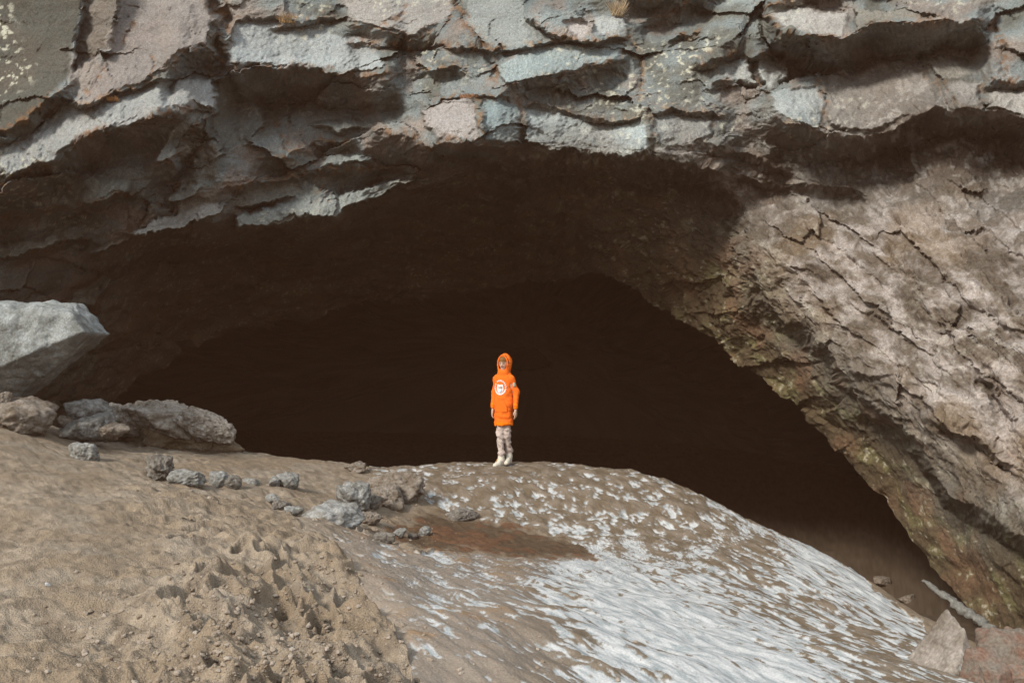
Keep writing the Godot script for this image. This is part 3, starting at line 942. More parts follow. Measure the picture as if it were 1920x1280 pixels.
	for k in gw * gh:
		var p := GP[k]
		var d := maxf(-p.z, 0.5)
		var i := k % gw
		var px := gxs[i]
		var py := 640.0 - p.y / d * F
		var w := Vector2(px + nw.get_noise_2d(px, py) * 16.0, py + nw.get_noise_2d(py + 300.0, px) * 6.0)
		var a := na.get_noise_2d(p.x, p.z)
		var b := nb.get_noise_2d(p.x, p.z)
		var e := nd.get_noise_2d(p.x, p.z)
		var lift := 0.0
		var c: Color
		if Geometry2D.is_point_in_polygon(w, snow_poly) and d < 16.0 and k / gw <= floor_row:
			R[k] = 1
			var cov := white.at(px, py)
			# streaks run down the slope where the bank steepens
			var st := sstep(1010.0, 1090.0, py + (px - 1100.0) * 0.12)
			var u := p.x * 0.56 + -p.z * -0.83
			var v := p.x * 0.83 + p.z * -0.56
			var wz := Vector2(p.x + 0.10 * nb.get_noise_2d(p.x * 1.5, p.z * 1.5 + 50.0), p.z * 0.85 + 0.12 * nb.get_noise_2d(p.x * 1.5 + 80.0, p.z * 1.5))
			var m1 := (0.30 - (ni.get_noise_2dv(wz) + 1.0)) * 1.1 + 0.35 * ns.get_noise_2d(p.x * 0.5, p.z * 0.5)
			var m2 := ns.get_noise_2d(u * 0.8, v * 1.9)
			var m := lerpf(m1, m2 + 0.35 * m1, st) + 0.45 * ns2.get_noise_2d(lerpf(p.x, u * 0.5, st), lerpf(p.z * 0.7, v * 1.8, st))
			var snowy := sstep(-0.12, 0.16, m + 0.45 * e + (cov - 0.60) * 0.9)
			var dirt := Color(0.135, 0.101, 0.066).lerp(Color(0.185, 0.145, 0.105), sstep(-0.3, 0.4, b))
			var old := sstep(1150.0, 850.0, px + 120.0 * a + 60.0 * b) * sstep(985.0, 1030.0, py)
			dirt = dirt.lerp(Color(0.25, 0.205, 0.165), old * 0.7)
			dirt = dirt.lerp(Color(0.25, 0.15, 0.075), old * sstep(0.12, 0.4, a + b * 0.5) * 0.7)
			var ice := Color(0.47, 0.465, 0.448).lerp(Color(0.28, 0.30, 0.295), sstep(-0.2, 0.5, ns2.get_noise_2d(lerpf(p.x, u * 0.5, st) + 40.0, lerpf(p.z, v * 1.8, st))))
			c = dirt.lerp(ice, snowy)
			if py > 955.0 and px < 900.0:
				var near := 1e9
				for q in range(13, 18):
					near = minf(near, w.distance_squared_to(Geometry2D.get_closest_point_to_segment(w, snow_poly[q], snow_poly[q + 1])))
				var keep := sstep(0.0, 55.0, sqrt(near) + b * 26.0)
				c = Color(0.27, 0.212, 0.158).lerp(c, keep)
			lift = a * 0.05 + lerpf(1.0, 0.3, st) * ((1.0 - snowy) * 0.014 + b * 0.02 + e * 0.005 + m * -0.016) + st * na.get_noise_2d(u * 0.6, v * 2.0) * 0.07
		else:
			var mud := Geometry2D.is_point_in_polygon(w, mud_poly) and d > 10.0 and d < 15.0
			var tr := clampf(trod.at(px, py) + 0.15, 0.15, 1.0)
			var cells := nc.get_noise_2d(p.x * 0.55, p.z * 0.55)
			var ca := na.get_noise_2d(p.x + 57.0, p.z + 23.0)
			var cb := nb.get_noise_2d(p.x + 57.0, p.z + 23.0)
			c = Color(0.285, 0.218, 0.152).lerp(Color(0.36, 0.29, 0.217), sstep(-0.3, 0.4, ca + cb * 0.5))
			c = c.lerp(Color(0.145, 0.105, 0.07), sstep(0.05, 0.45, cb + ca * 0.4) * 0.55)
			c = c.lerp(Color(0.34, 0.285, 0.225), sstep(0.1, 0.5, na.get_noise_2d(p.x * 1.4 + 70.0, p.z * 2.2)) * 0.6)
			if d > 10.0 and d < 15.0 and px > 660.0 and px < 1200.0:
				var near := 1e9
				for q in mud_poly.size():
					near = minf(near, w.distance_squared_to(Geometry2D.get_closest_point_to_segment(w, mud_poly[q], mud_poly[(q + 1) % mud_poly.size()])))
				var wet := sstep(-14.0, 16.0, sqrt(near) * (1.0 if mud else -1.0) + b * 22.0)
				var mc := Color(0.115, 0.076, 0.045).lerp(Color(0.165, 0.085, 0.046), sstep(-0.1, 0.3, a + b * 0.6))
				c = c.lerp(mc, wet)
				if mud:
					R[k] = 2
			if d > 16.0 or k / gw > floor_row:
				c = Color(0.135, 0.10, 0.07).lerp(Color(0.105, 0.078, 0.052), sstep(-0.2, 0.3, b))  # soil past the crest, darkened in its colour for the shade under the arch
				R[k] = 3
			var tone := 1.0 + nd.get_noise_2d(p.x + 57.0, p.z) * 0.26 + nd.get_noise_2d(p.x * 3.0, p.z * 3.0) * 0.16
			c = Color(c.r * tone, c.g * tone, c.b * tone)
			lift = a * 0.03 + b * 0.014 + e * 0.002
			if R[k] == 3:
				lift = a * 0.05 * sstep(15.5, 17.0, d)
			var cell := Vector2i(floori(p.x / 0.5), floori(p.z / 0.5))
			for f in prints.get(cell, []):
				var q: Vector2 = (Vector2(p.x, p.z) - f[0]).rotated(f[1]) / Vector2(0.075, 0.17)
				var r := q.length() + b * 0.35
				lift += -0.075 * (1.0 - sstep(0.55, 1.05, r)) + 0.03 * sstep(0.8, 1.1, r) * (1.0 - sstep(1.1, 1.7, r))
			lift += tr * (0.005 * nd.get_noise_2d(p.x * 2.2, p.z * 2.2) + 0.012 * e + 0.045 * nrg.get_noise_2d(p.x, p.z) - 0.035 * cells * (0.6 + 0.8 * a) + b * 0.05 + a * 0.10 - 0.06 * sstep(0.05, 0.35, na.get_noise_2d(p.x * 2.2 + 31.0, p.z * 2.2)))
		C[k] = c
		GP[k] = p + Vector3(0, 1, 0) * lift * clampf(d / 4.0, 0.3, 1.0)
	stage("ground points")
	var N := grid_normals(GP, gw, gh, -1.0)
	# rows run away from the camera: turn the faces up
	for k in N.size():
		if N[k].y < 0.0:
			N[k] = -N[k]
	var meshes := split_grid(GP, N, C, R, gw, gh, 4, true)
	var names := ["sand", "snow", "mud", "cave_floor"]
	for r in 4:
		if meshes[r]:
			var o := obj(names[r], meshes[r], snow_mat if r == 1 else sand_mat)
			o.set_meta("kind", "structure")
	# land behind and beside the camera
	var land := SurfaceTool.new()
	land.begin(Mesh.PRIMITIVE_TRIANGLES)
	land.set_color(Color(0.27, 0.23, 0.18))
	land.set_normal(Vector3.UP)
	for t in [[-400, -9, 400, -9, 400, 400], [-400, -9, 400, 400, -400, 400]]:
		for q in 3:
			land.add_vertex(Vector3(t[q * 2], -4.2, t[q * 2 + 1]))
	var lo := obj("ground", land.commit(), sand_mat)
	lo.set_meta("kind", "structure")

# ------------------------------------------------------------------ loose rocks
func rock_mesh(sd: int, n: int, size: Vector3, planes: Array, rough: float, c1: Color, c2: Color, count := 12) -> ArrayMesh:
	# a lump cut by flat breaks: cube grid pushed out to the nearest plane, then roughened
	var rng := RandomNumberGenerator.new()
	rng.seed = sd
	var pn := PackedVector3Array()
	var pd := PackedFloat32Array()
	for p in planes:
		var v := Vector3(p[0], p[1], p[2])
		pn.append(v.normalized())
		pd.append(p[3] / v.length())
	for q in count:
		var v := Vector3(rng.randfn(), rng.randfn() * 0.9, rng.randfn()).normalized()
		pn.append(v)
		pd.append(rng.randf_range(0.66, 0.95))
	var n1 := noise(1.3, sd + 1, 4)
	var n2 := noise(6.0, sd + 2, 3)
	var ex := 40.0 if count == 0 else 18.0
	var big := maxf(size.x, maxf(size.y, size.z))
	var st := SurfaceTool.new()
	st.begin(Mesh.PRIMITIVE_TRIANGLES)
	var at := 0
	for f in 6:
		var up: Vector3 = [Vector3.RIGHT, Vector3.LEFT, Vector3.UP, Vector3.DOWN, Vector3.BACK, Vector3.FORWARD][f]
		var a := Vector3(up.y, up.z, up.x)
		var b := up.cross(a)
		for j in n + 1:
			for i in n + 1:
				var u := tan((i / float(n) * 2.0 - 1.0) * PI / 4.0)
				var v := tan((j / float(n) * 2.0 - 1.0) * PI / 4.0)
				var d := (up + a * u + b * v).normalized()
				var r := pow(1.0 / 1.5, ex)
				for q in pn.size():
					var c := pn[q].dot(d)
					if c > 0.05:
						r += pow(c / pd[q], ex)
				r = pow(r, -1.0 / ex)
				var p := d * r
				var e := n1.get_noise_3dv(p * size / big * 1.6)
				var g := n2.get_noise_3dv(p * size / big)
				p += d * (e * rough + g * rough * 0.35)
				var at_ := p * size / big + Vector3(31, 17, 5)
				var t := clampf(0.5 + n1.get_noise_3dv(at_ * 1.6) * 1.0 + n2.get_noise_3dv(at_) * 0.7, 0.0, 1.0)
				var col := c1.lerp(c2, t)
				st.set_color(col)
				st.set_smooth_group(0)
				st.add_vertex(p * size)
		for j in n:
			for i in n:
				var k := at + j * (n + 1) + i
				for o in [k, k + n + 1, k + 1, k + 1, k + n + 1, k + n + 2]:
					st.add_index(o)
		at += (n + 1) * (n + 1)
	st.generate_normals()
	var me := st.commit()
	# weld the shading over the seams of the cube
	var arr := me.surface_get_arrays(0)
	var V: PackedVector3Array = arr[Mesh.ARRAY_VERTEX]
	var N: PackedVector3Array = arr[Mesh.ARRAY_NORMAL]
	var sum := {}
	for k in V.size():
		var key := Vector3i((V[k] * 20000.0).round())
		sum[key] = sum.get(key, Vector3.ZERO) + N[k]
	for k in V.size():
		var nn: Vector3 = sum[Vector3i((V[k] * 20000.0).round())]
		N[k] = nn.normalized()
		if N[k].dot(V[k]) < 0.0:
			N[k] = -N[k]
	arr[Mesh.ARRAY_NORMAL] = N
	var out := ArrayMesh.new()
	out.add_surface_from_arrays(Mesh.PRIMITIVE_TRIANGLES, arr)
	return out

var GREY := [Color(0.15, 0.143, 0.122), Color(0.37, 0.36, 0.33)]
var TAN := [Color(0.15, 0.115, 0.082), Color(0.30, 0.255, 0.21)]
var DARK := [Color(0.12, 0.10, 0.08), Color(0.26, 0.235, 0.2)]
var RED := [Color(0.215, 0.125, 0.088), Color(0.21, 0.18, 0.145)]

# name, label, category, x, base y, width, height (px), depth ratio, turn, roughness, tones, seed, group
func place_rocks(mat: Material) -> void:
	var list := [
		["rock", "low brown rock bank under the big pale boulder", "rock", 40, 806, 136, 62, 0.9, 0.1, 0.2, TAN, 103, ""],
		["rock", "small brown lump on top of the low brown rock bank", "rock", 4, 768, 46, 52, 0.9, 0.5, 0.2, TAN, 104, ""],
		["rock", "squat grey rock lying on the stone pile beside the long pale outcrop", "rock", 155, 786, 64, 40, 0.8, 0.2, 0.16, GREY, 105, ""],
		["stone", "round tan stone at the foot of the stone pile", "stone", 118, 800, 30, 24, 0.9, 0.3, 0.14, TAN, 106, ""],
		["rock", "flat tilted grey slab at the bottom of the stone pile", "rock", 168, 812, 84, 44, 0.8, -0.2, 0.16, GREY, 107, ""],
		["stone", "small bluish stone wedged between the stone pile and the long outcrop", "stone", 200, 786, 30, 30, 0.9, 0.9, 0.16, GREY, 108, ""],
		["rock", "small tan wedge of rock leaning on the near end of the long outcrop", "rock", 210, 815, 44, 26, 0.8, 0.4, 0.16, TAN, 109, ""],
		["rock", "grey pointed rock half sunk in the smooth sand slope", "rock", 156, 866, 52, 32, 0.9, 0.3, 0.16, GREY, 110, ""],
		["rock", "knobbly dark grey upright rock on the sand crest", "rock", 298, 902, 50, 46, 0.9, 0.8, 0.32, DARK, 111, ""],
		["stone", "tiny pale stone beside the knobbly dark upright rock", "stone", 322, 903, 14, 11, 0.9, 0.8, 0.2, GREY, 112, ""],
		["rock", "pale grey hunched rock next to the knobbly dark upright rock", "rock", 358, 911, 52, 27, 0.9, 0.1, 0.24, GREY, 113, ""],
		["rock", "blocky grey rock split from a brown lump on the sand crest", "rock", 409, 917, 34, 28, 0.9, 0.5, 0.2, GREY, 114, ""],
		["stone", "dark brown lump touching the blocky grey rock", "stone", 430, 917, 24, 22, 0.9, 0.5, 0.24, DARK, 115, ""],
		["stone", "thin pale flat stone lying alone on the sand terrace", "stone", 469, 908, 24, 11, 0.9, 0.2, 0.14, GREY, 116, ""],
		["stone", "small greyish stone leaning against the rounded two-tone rock", "stone", 514, 913, 22, 17, 0.9, 0.6, 0.2, GREY, 117, ""],
		["rock", "rounded pale rock with a dark face and a shadow on the sand terrace", "rock", 542, 919, 40, 29, 0.9, 0.2, 0.2, GREY, 118, ""],
		["stone", "pale stone perched on brown clods at the edge of the terrace", "stone", 509, 946, 22, 20, 0.9, 0.1, 0.18, GREY, 119, ""],
		["stone", "dark brown clod below the perched pale stone", "stone", 520, 958, 30, 20, 0.9, 0.9, 0.26, DARK, 120, ""],
		["stone", "low pale stone just before the wide whitish rock", "stone", 545, 967, 32, 17, 0.9, 0.3, 0.16, GREY, 121, ""],
		["rock", "wide whitish flat rock at the head of the snow tongue", "rock", 624, 1000, 122, 48, 0.8, 0.15, 0.22, [Color(0.20, 0.185, 0.16), Color(0.40, 0.395, 0.37)], 122, ""],
		["rock", "steep pyramid shaped grey rock behind the wide whitish rock", "rock", 664, 964, 66, 56, 0.9, 0.5, 0.2, GREY, 123, ""],
		["rock", "dark side lump of stone against the pyramid shaped rock", "rock", 696, 958, 30, 30, 0.9, 0.9, 0.24, DARK, 124, ""],
		["rock", "square tan block beside the long ridge rock", "rock", 722, 950, 62, 36, 0.8, -0.3, 0.16, TAN, 125, ""],
		["rock", "long weathered ridge rock sloping down to the snow", "rock", 752, 942, 96, 58, 0.55, -0.5, 0.24, TAN, 126, ""],
		["rock", "thin shelf of rock on the terrace crest against the dark cave", "rock", 668, 884, 44, 16, 0.9, 0.1, 0.2, TAN, 127, ""],
		["stone", "small dark stone in the hollow below the wide whitish rock", "stone", 716, 1018, 38, 20, 0.9, 0.1, 0.28, DARK, 128, ""],
		["stone", "small round pale pebble at the rim of the mud hollow", "stone", 748, 1008, 22, 16, 0.9, 0.1, 0.14, GREY, 129, ""],
		["stone", "dark brown pebble between two pale pebbles on the mud", "stone", 772, 1010, 20, 10, 0.9, 0.1, 0.2, DARK, 130, ""],
		["stone", "bluish grey pebble lying alone on the mud", "stone", 795, 1006, 22, 16, 0.9, 0.4, 0.14, GREY, 131, ""],
		["rock", "flat dark rock at the upper edge of the brown mud", "rock", 868, 972, 46, 18, 0.9, 0.2, 0.2, DARK, 132, ""],
		["stone", "small rough brown clod by the mossy roots of the wide whitish rock", "stone", 694, 985, 28, 22, 0.9, 0.2, 0.3, TAN, 133, ""],
		["stone", "single tiny white pebble on the open sand", "stone", 87, 1099, 9, 6, 0.9, 0.2, 0.1, [Color(0.5, 0.5, 0.5), Color(0.62, 0.62, 0.6)], 134, ""],
	]
	# the heap at the back of the sand leans on the boulder and on itself
	var heap := {103: [36, 790, 11.9], 104: [4, 760, 12.1], 105: [154, 770, 13.3], 106: [118, 792, 13.1], 107: [162, 802, 13.1], 108: [198, 782, 13.4], 109: [208, 808, 13.0]}
	for r in list:
		var g := on_ground(r[3], r[4] - r[6] * 0.18, 9.4 if r[4] < 1050 else 4.0)
		if heap.has(r[11]):
			g = ray(heap[r[11]][0], heap[r[11]][1], heap[r[11]][2])
		var w: float = r[5] * -g.z / F
		var h: float = r[6] * -g.z / F
		if heap.has(r[11]):
			g.y -= h * 0.34
		var size := Vector3(w * 0.56, h * 0.62, w * 0.56 * r[7])
		var o := obj(r[0], rock_mesh(r[11], 22 if r[5] > 40 else 12, size, [[0, 1, 0.25, 0.85], [0, 0.1, 1, 0.9]], r[9], r[10][0], r[10][1]), mat)
		o.position = Vector3(g.x, g.y + h * 0.34, g.z)
		o.rotation.y = r[8]
		tag(o, r[1], "rock" if r[0] == "rock" else "stone")
	# the big boulder on the left: top, front, overhanging lower side
	var d := 12.6
	var b := obj("boulder", rock_mesh(201, 60, Vector3.ONE, [[0.04, 1, 0.12, 0.62], [0.74, 0.67, -0.05, 0.74], [0.0, 0.28, 0.96, 0.46], [0.40, -0.74, 0.56, 0.33], [0.63, -0.78, -0.05, 0.31], [-1, 0.3, 0.1, 1.1], [0, -1, 0, 0.85], [0, 0, -1, 0.5], [-0.6, 0.1, 0.8, 0.75]], 0.07, Color(0.17, 0.175, 0.16), Color(0.36, 0.375, 0.355), 0), mat)
	b.position = ray(72, 660, d)
	b.scale = Vector3.ONE * 0.95
	tag(b, "big pale grey boulder with an overhanging dark lower side", "boulder")
	# long outcrop: a slab lying on an eroded foot
	var g0 := on_ground(310, 838, 12.0)
	var oc := thing("rock_outcrop", "long pale weathered rock outcrop lying along the sand terrace", "rock", Vector3(g0.x, g0.y, g0.z))
	for q in [[-0.62, 0.40, 0.05, 0.34, 0.24, 0.3, 213, -0.1], [-0.10, 0.44, 0.0, 0.52, 0.27, 0.42, 214, -0.12], [0.42, 0.34, 0.02, 0.42, 0.24, 0.40, 215, -0.3], [0.74, 0.22, 0.02, 0.28, 0.20, 0.32, 216, -0.45], [-0.70, 0.24, 0.22, 0.24, 0.12, 0.2, 217, 0.2]]:
		var cap := obj("cap_rock", rock_mesh(q[6], 34, Vector3(q[3], q[4], q[5]), [[-0.05, 1, 0.35, 0.8], [0.4, 0.8, 0.4, 0.8]], 0.24, Color(0.19, 0.155, 0.115), Color(0.40, 0.35, 0.295), 12), mat, oc)
		cap.position = Vector3(q[0], q[1], q[2])
		cap.rotation.z = q[7]
	var foot := obj("eroded_foot", rock_mesh(212, 40, Vector3(0.84, 0.30, 0.36), [[0, 1, 0.3, 0.9]], 0.24, Color(0.17, 0.115, 0.065), Color(0.30, 0.235, 0.165), 10), mat, oc)
	foot.position = Vector3(0.06, 0.10, -0.05)
	for q in [[1655, 1096, 0.15, 232, "larger fallen block between the snow ridge and the arch wall"], [1702, 1128, 0.10, 234, "small fallen block where the snow ridge meets the arch foot"]]:
		var fp := on_ground(q[0], q[1], 12.6)
		var fb := obj("fallen_block", rock_mesh(q[3], 24, Vector3(1.2, 0.8, 1.0) * q[2], [], 0.16, TAN[0], TAN[1]), mat)
		fb.position = fp + Vector3(0, q[2] * 0.3, 0)
		tag(fb, q[4], "rock")
	for q in [[1852, 1212, 9.7, 0.13, 241, "brown angular rock behind the small reddish rock at the arch foot"], [1896, 1270, 8.5, 0.12, 242, "angular red brown rock wedged before the leaning reddish boulder"], [1834, 1280, 8.5, 0.11, 243, "angular red brown rock right beside the pointed pale boulder"], [1912, 1216, 9.5, 0.16, 244, "red brown rock lying on top of the leaning reddish boulder"]]:
		var ab := obj("angular_rock", rock_mesh(q[4], 20, Vector3(1.1, 0.95, 1.0) * q[3], [], 0.08, RED[0], RED[1], 9), mat)
		ab.position = ray(q[0], q[1], q[2])
		tag(ab, q[5], "rock")
	# foot of the arch, lower right
	var t1 := obj("boulder", rock_mesh(221, 50, Vector3.ONE, [[-0.80, 0.60, 0.25, 0.13], [0.45, 0.35, 0.82, 0.20], [0.97, 0.22, 0.0, 0.20], [-0.55, 0.25, 0.8, 0.18], [0.2, -0.3, 0.85, 0.27], [0, -1, 0, 0.45], [0, 0, -1, 0.3], [-1, -0.4, 0, 0.30], [0.1, 0.1, 1, 0.19], [0.75, -0.2, 0.6, 0.24]], 0.035, Color(0.20, 0.165, 0.13), Color(0.40, 0.35, 0.30), 0), mat)
	t1.position = ray(1782, 1258, 9.0)
	t1.scale = Vector3.ONE * 1.05
	tag(t1, "pointed pale brown boulder at the foot of the arch beside the snow", "boulder")
	var t2 := obj("boulder", rock_mesh(222, 44, Vector3.ONE, [[-0.75, 0.45, 0.45, 0.30], [0.1, 0.9, 0.3, 0.30], [0.35, 0.1, 0.9, 0.32], [-0.8, -0.5, 0.3, 0.34], [0, -1, 0, 0.5], [0, 0, -1, 0.4], [1, 0, 0, 0.5], [-0.3, 0.5, 0.9, 0.33], [-0.5, -0.3, 0.9, 0.36]], 0.06, RED[0], RED[1], 0), mat)
	t2.position = ray(1932, 1262, 9.2)
	t2.scale = Vector3.ONE * 0.72
	tag(t2, "reddish grey boulder leaning against the foot of the arch", "boulder")
	var t3 := obj("boulder", rock_mesh(223, 36, Vector3.ONE, [[-0.9, 0.2, 0.4, 0.15], [0.0, 0.9, 0.4, 0.17], [0.5, 0.2, 0.8, 0.18], [0, -1, 0, 0.3], [0, 0, -1, 0.2], [1, 0.2, 0, 0.18]], 0.025, RED[0], RED[1], 0), mat)
	t3.position = ray(1860, 1272, 8.5)
	t3.scale = Vector3.ONE * 0.8
	tag(t3, "small reddish grey rock in front of the leaning reddish boulder", "boulder")
	var t4 := obj("stone", rock_mesh(224, 16, Vector3(0.07, 0.05, 0.06), [], 0.1, GREY[0], GREY[1]), mat)
	t4.position = ray(1822, 1256, 8.75)
	tag(t4, "small grey stone wedged between the pointed and the reddish boulders", "stone")
	# strip of old ice along the foot of the arch
	var st := SurfaceTool.new()
	st.begin(Mesh.PRIMITIVE_TRIANGLES)
	var path := [ray(1732, 1085, 12.3), ray(1752, 1100, 12.1), ray(1786, 1124, 11.8), ray(1808, 1142, 11.6), ray(1840, 1164, 11.3), ray(1872, 1186, 11.0), ray(1900, 1212, 10.7)]
	var curve := Curve3D.new()
	for p in path:
		curve.add_point(p)
	var nn := noise(5.0, 77, 3)
	var m := 60
	for a in m + 1:
		var t := float(a) / m
		var c := curve.sample_baked(t * curve.get_baked_length())
		var fwd := (curve.sample_baked(minf(t + 0.02, 1.0) * curve.get_baked_length()) - curve.sample_baked(maxf(t - 0.02, 0.0) * curve.get_baked_length())).normalized()
		var side := fwd.cross(Vector3.UP).normalized()
		var up := side.cross(fwd)
		for q in 17:
			var an := TAU * q / 16.0
			var dir := side * cos(an) + up * sin(an)
			var rr := (0.018 + 0.022 * sin(PI * t) + 0.02 * t) * (1.0 + 1.1 * nn.get_noise_3dv(c * 1.5 + dir * 0.06))
			st.set_color(Color(0.20, 0.19, 0.165) * (1.0 + 0.5 * nn.get_noise_3dv(c * 4.0 + dir)))
			st.add_vertex(c + Vector3(dir.x * 1.3, dir.y * 0.8, dir.z * 1.3) * rr - Vector3(0, 0.015, 0))
	for a in m:
		for q in 16:
			var k := a * 17 + q
			for o in [k, k + 1, k + 17, k + 1, k + 18, k + 17]:
				st.add_index(o)
	st.generate_normals()
	var ice := obj("ice_ridge", st.commit(), mat)
	tag(ice, "thin grey ridge of dirty ice along the foot of the arch", "ice")
	stage("rocks")

func scatter_clods(mat: Material) -> void:
	var rng := RandomNumberGenerator.new()
	rng.seed = 404
	var trod_spots := [[560, 1180, 260, 110, 900], [400, 1130, 200, 90, 350], [340, 940, 110, 40, 160], [620, 1080, 110, 60, 250], [500, 1250, 300, 50, 500], [640, 960, 140, 50, 200], [180, 1200, 180, 80, 160], [760, 1000, 90, 30, 80], [250, 830, 150, 20, 60], [1000, 1200, 300, 90, 60]]
	var mm := MultiMesh.new()
	mm.transform_format = MultiMesh.TRANSFORM_3D
	mm.use_colors = true
	mm.mesh = rock_mesh(301, 5, Vector3.ONE, [], 0.45, Color(0.75, 0.75, 0.75), Color(1, 1, 1))
	var tr := []
	for t in trod_spots:
		for q in t[4]:
			var px: float = t[0] + rng.randfn() * t[2] * 0.5
			var py: float = t[1] + rng.randfn() * t[3] * 0.5
			if px < -30.0 or px > 1900.0 or py > 1330.0:
				continue
			var g := on_ground(px, py, 4.0 if py > 1000.0 else 9.0)
			if rng.randf() < 0.45:
				continue
			var r := 0.004 + 0.016 * pow(rng.randf(), 4.0)
			var bs := Basis.from_euler(Vector3(rng.randf() * 6.0, rng.randf() * 6.0, rng.randf() * 6.0)).scaled(Vector3(r, r * 0.8, r))
			tr.append([Transform3D(bs, g + Vector3(0, r * 0.05, 0)), rng.randf()])
	mm.instance_count = tr.size()
	for q in tr.size():
		mm.set_instance_transform(q, tr[q][0])
		mm.set_instance_color(q, Color(0.20, 0.152, 0.108).lerp(Color(0.31, 0.26, 0.21), tr[q][1]))
	var o := MultiMeshInstance3D.new()
	o.name = "sand_clods"
	o.multimesh = mm
	o.material_override = mat
	add_child(o)
	o.set_meta("kind", "stuff")
	o.set_meta("label", "loose brown clods and grit strewn over the trodden sand")
	o.set_meta("category", "gravel")
	stage("clods")

# ------------------------------------------------------------------ dry grass in the joints of the cliff
func cliff_point(px: float, py: float) -> Vector3:
	var best := 1e9
	var at := Vector3.ZERO
	for k in range(0, CX.size()):
		var d := absf(CX[k] - px) + absf(CY[k] - py)
		if d < best:
			best = d
			at = CLIFF[k]
	return at
var CLIFF := PackedVector3Array()

func grass(px: float, py: float, wpx: float, hpx: float, sd: int, label: String, droop: float, col: Color) -> void:
	var rng := RandomNumberGenerator.new()
	rng.seed = sd
	var base := cliff_point(px, py)
	var s := -base.z / F
	var st := SurfaceTool.new()
	st.begin(Mesh.PRIMITIVE_TRIANGLES)
	for q in 260:
		var root := Vector3(rng.randf_range(-0.5, 0.5) * wpx * s, rng.randf_range(-0.12, 0.12) * hpx * s, rng.randf_range(-0.06, 0.10))
		var out := Vector3(rng.randf_range(-0.6, 0.6), rng.randf_range(0.5, 1.0), rng.randf_range(0.2, 0.9)).normalized()
		var ln := hpx * s * rng.randf_range(0.5, 1.05)
		var a := root
		var wd := rng.randf_range(0.003, 0.006)
		var side := out.cross(Vector3(rng.randf_range(-1, 1), 0.2, 1)).normalized() * wd
		var c := col * rng.randf_range(0.6, 1.25)
		var prev := a
		for t in 4:
			var nx := prev + out * ln / 4.0
			out = (out + Vector3(0, -droop * 0.45, 0.05)).normalized()
			var k := 1.0 - t / 4.0
			var k2 := 1.0 - (t + 1) / 4.0
			for v in [prev - side * k, prev + side * k, nx + side * k2, prev - side * k, nx + side * k2, nx - side * k2]:
				st.set_color(Color(c.r, c.g, c.b))
				st.add_vertex(v)
			prev = nx
	st.generate_normals()
	var m := StandardMaterial3D.new()
	m.vertex_color_use_as_albedo = true
	m.roughness = 0.9
	m.cull_mode = BaseMaterial3D.CULL_DISABLED
	var o := obj("grass_tuft", st.commit(), m)
	o.position = base
	tag(o, label, "grass", "dry grass tufts in the cliff joints")

# ------------------------------------------------------------------ the person
class Blob:
	var bones := []      # [a, b, ra, rb]
	var cuts := []       # Callables: positive outside
	var post := []       # bones added after the cuts
	var k := 0.03
	func one(p: Vector3, B: Array) -> float:
		var a: Vector3 = B[0]
		var ab: Vector3 = B[1] - a
		var l := ab.length_squared()
		var t := 0.0 if l < 1e-9 else clampf((p - a).dot(ab) / l, 0.0, 1.0)
		return (p - a - ab * t).length() - lerpf(B[2], B[3], t)
	func smin(a: float, b: float) -> float:
		var h := maxf(k - absf(a - b), 0.0) / k
		return minf(a, b) - h * h * k * 0.25
	func at(p: Vector3) -> float:
		var d := 1.0
		for B in bones:
			d = smin(d, one(p, B))
		for c in cuts:
			d = maxf(d, c.call(p))
		for B in post:
			d = minf(d, one(p, B))
		return d

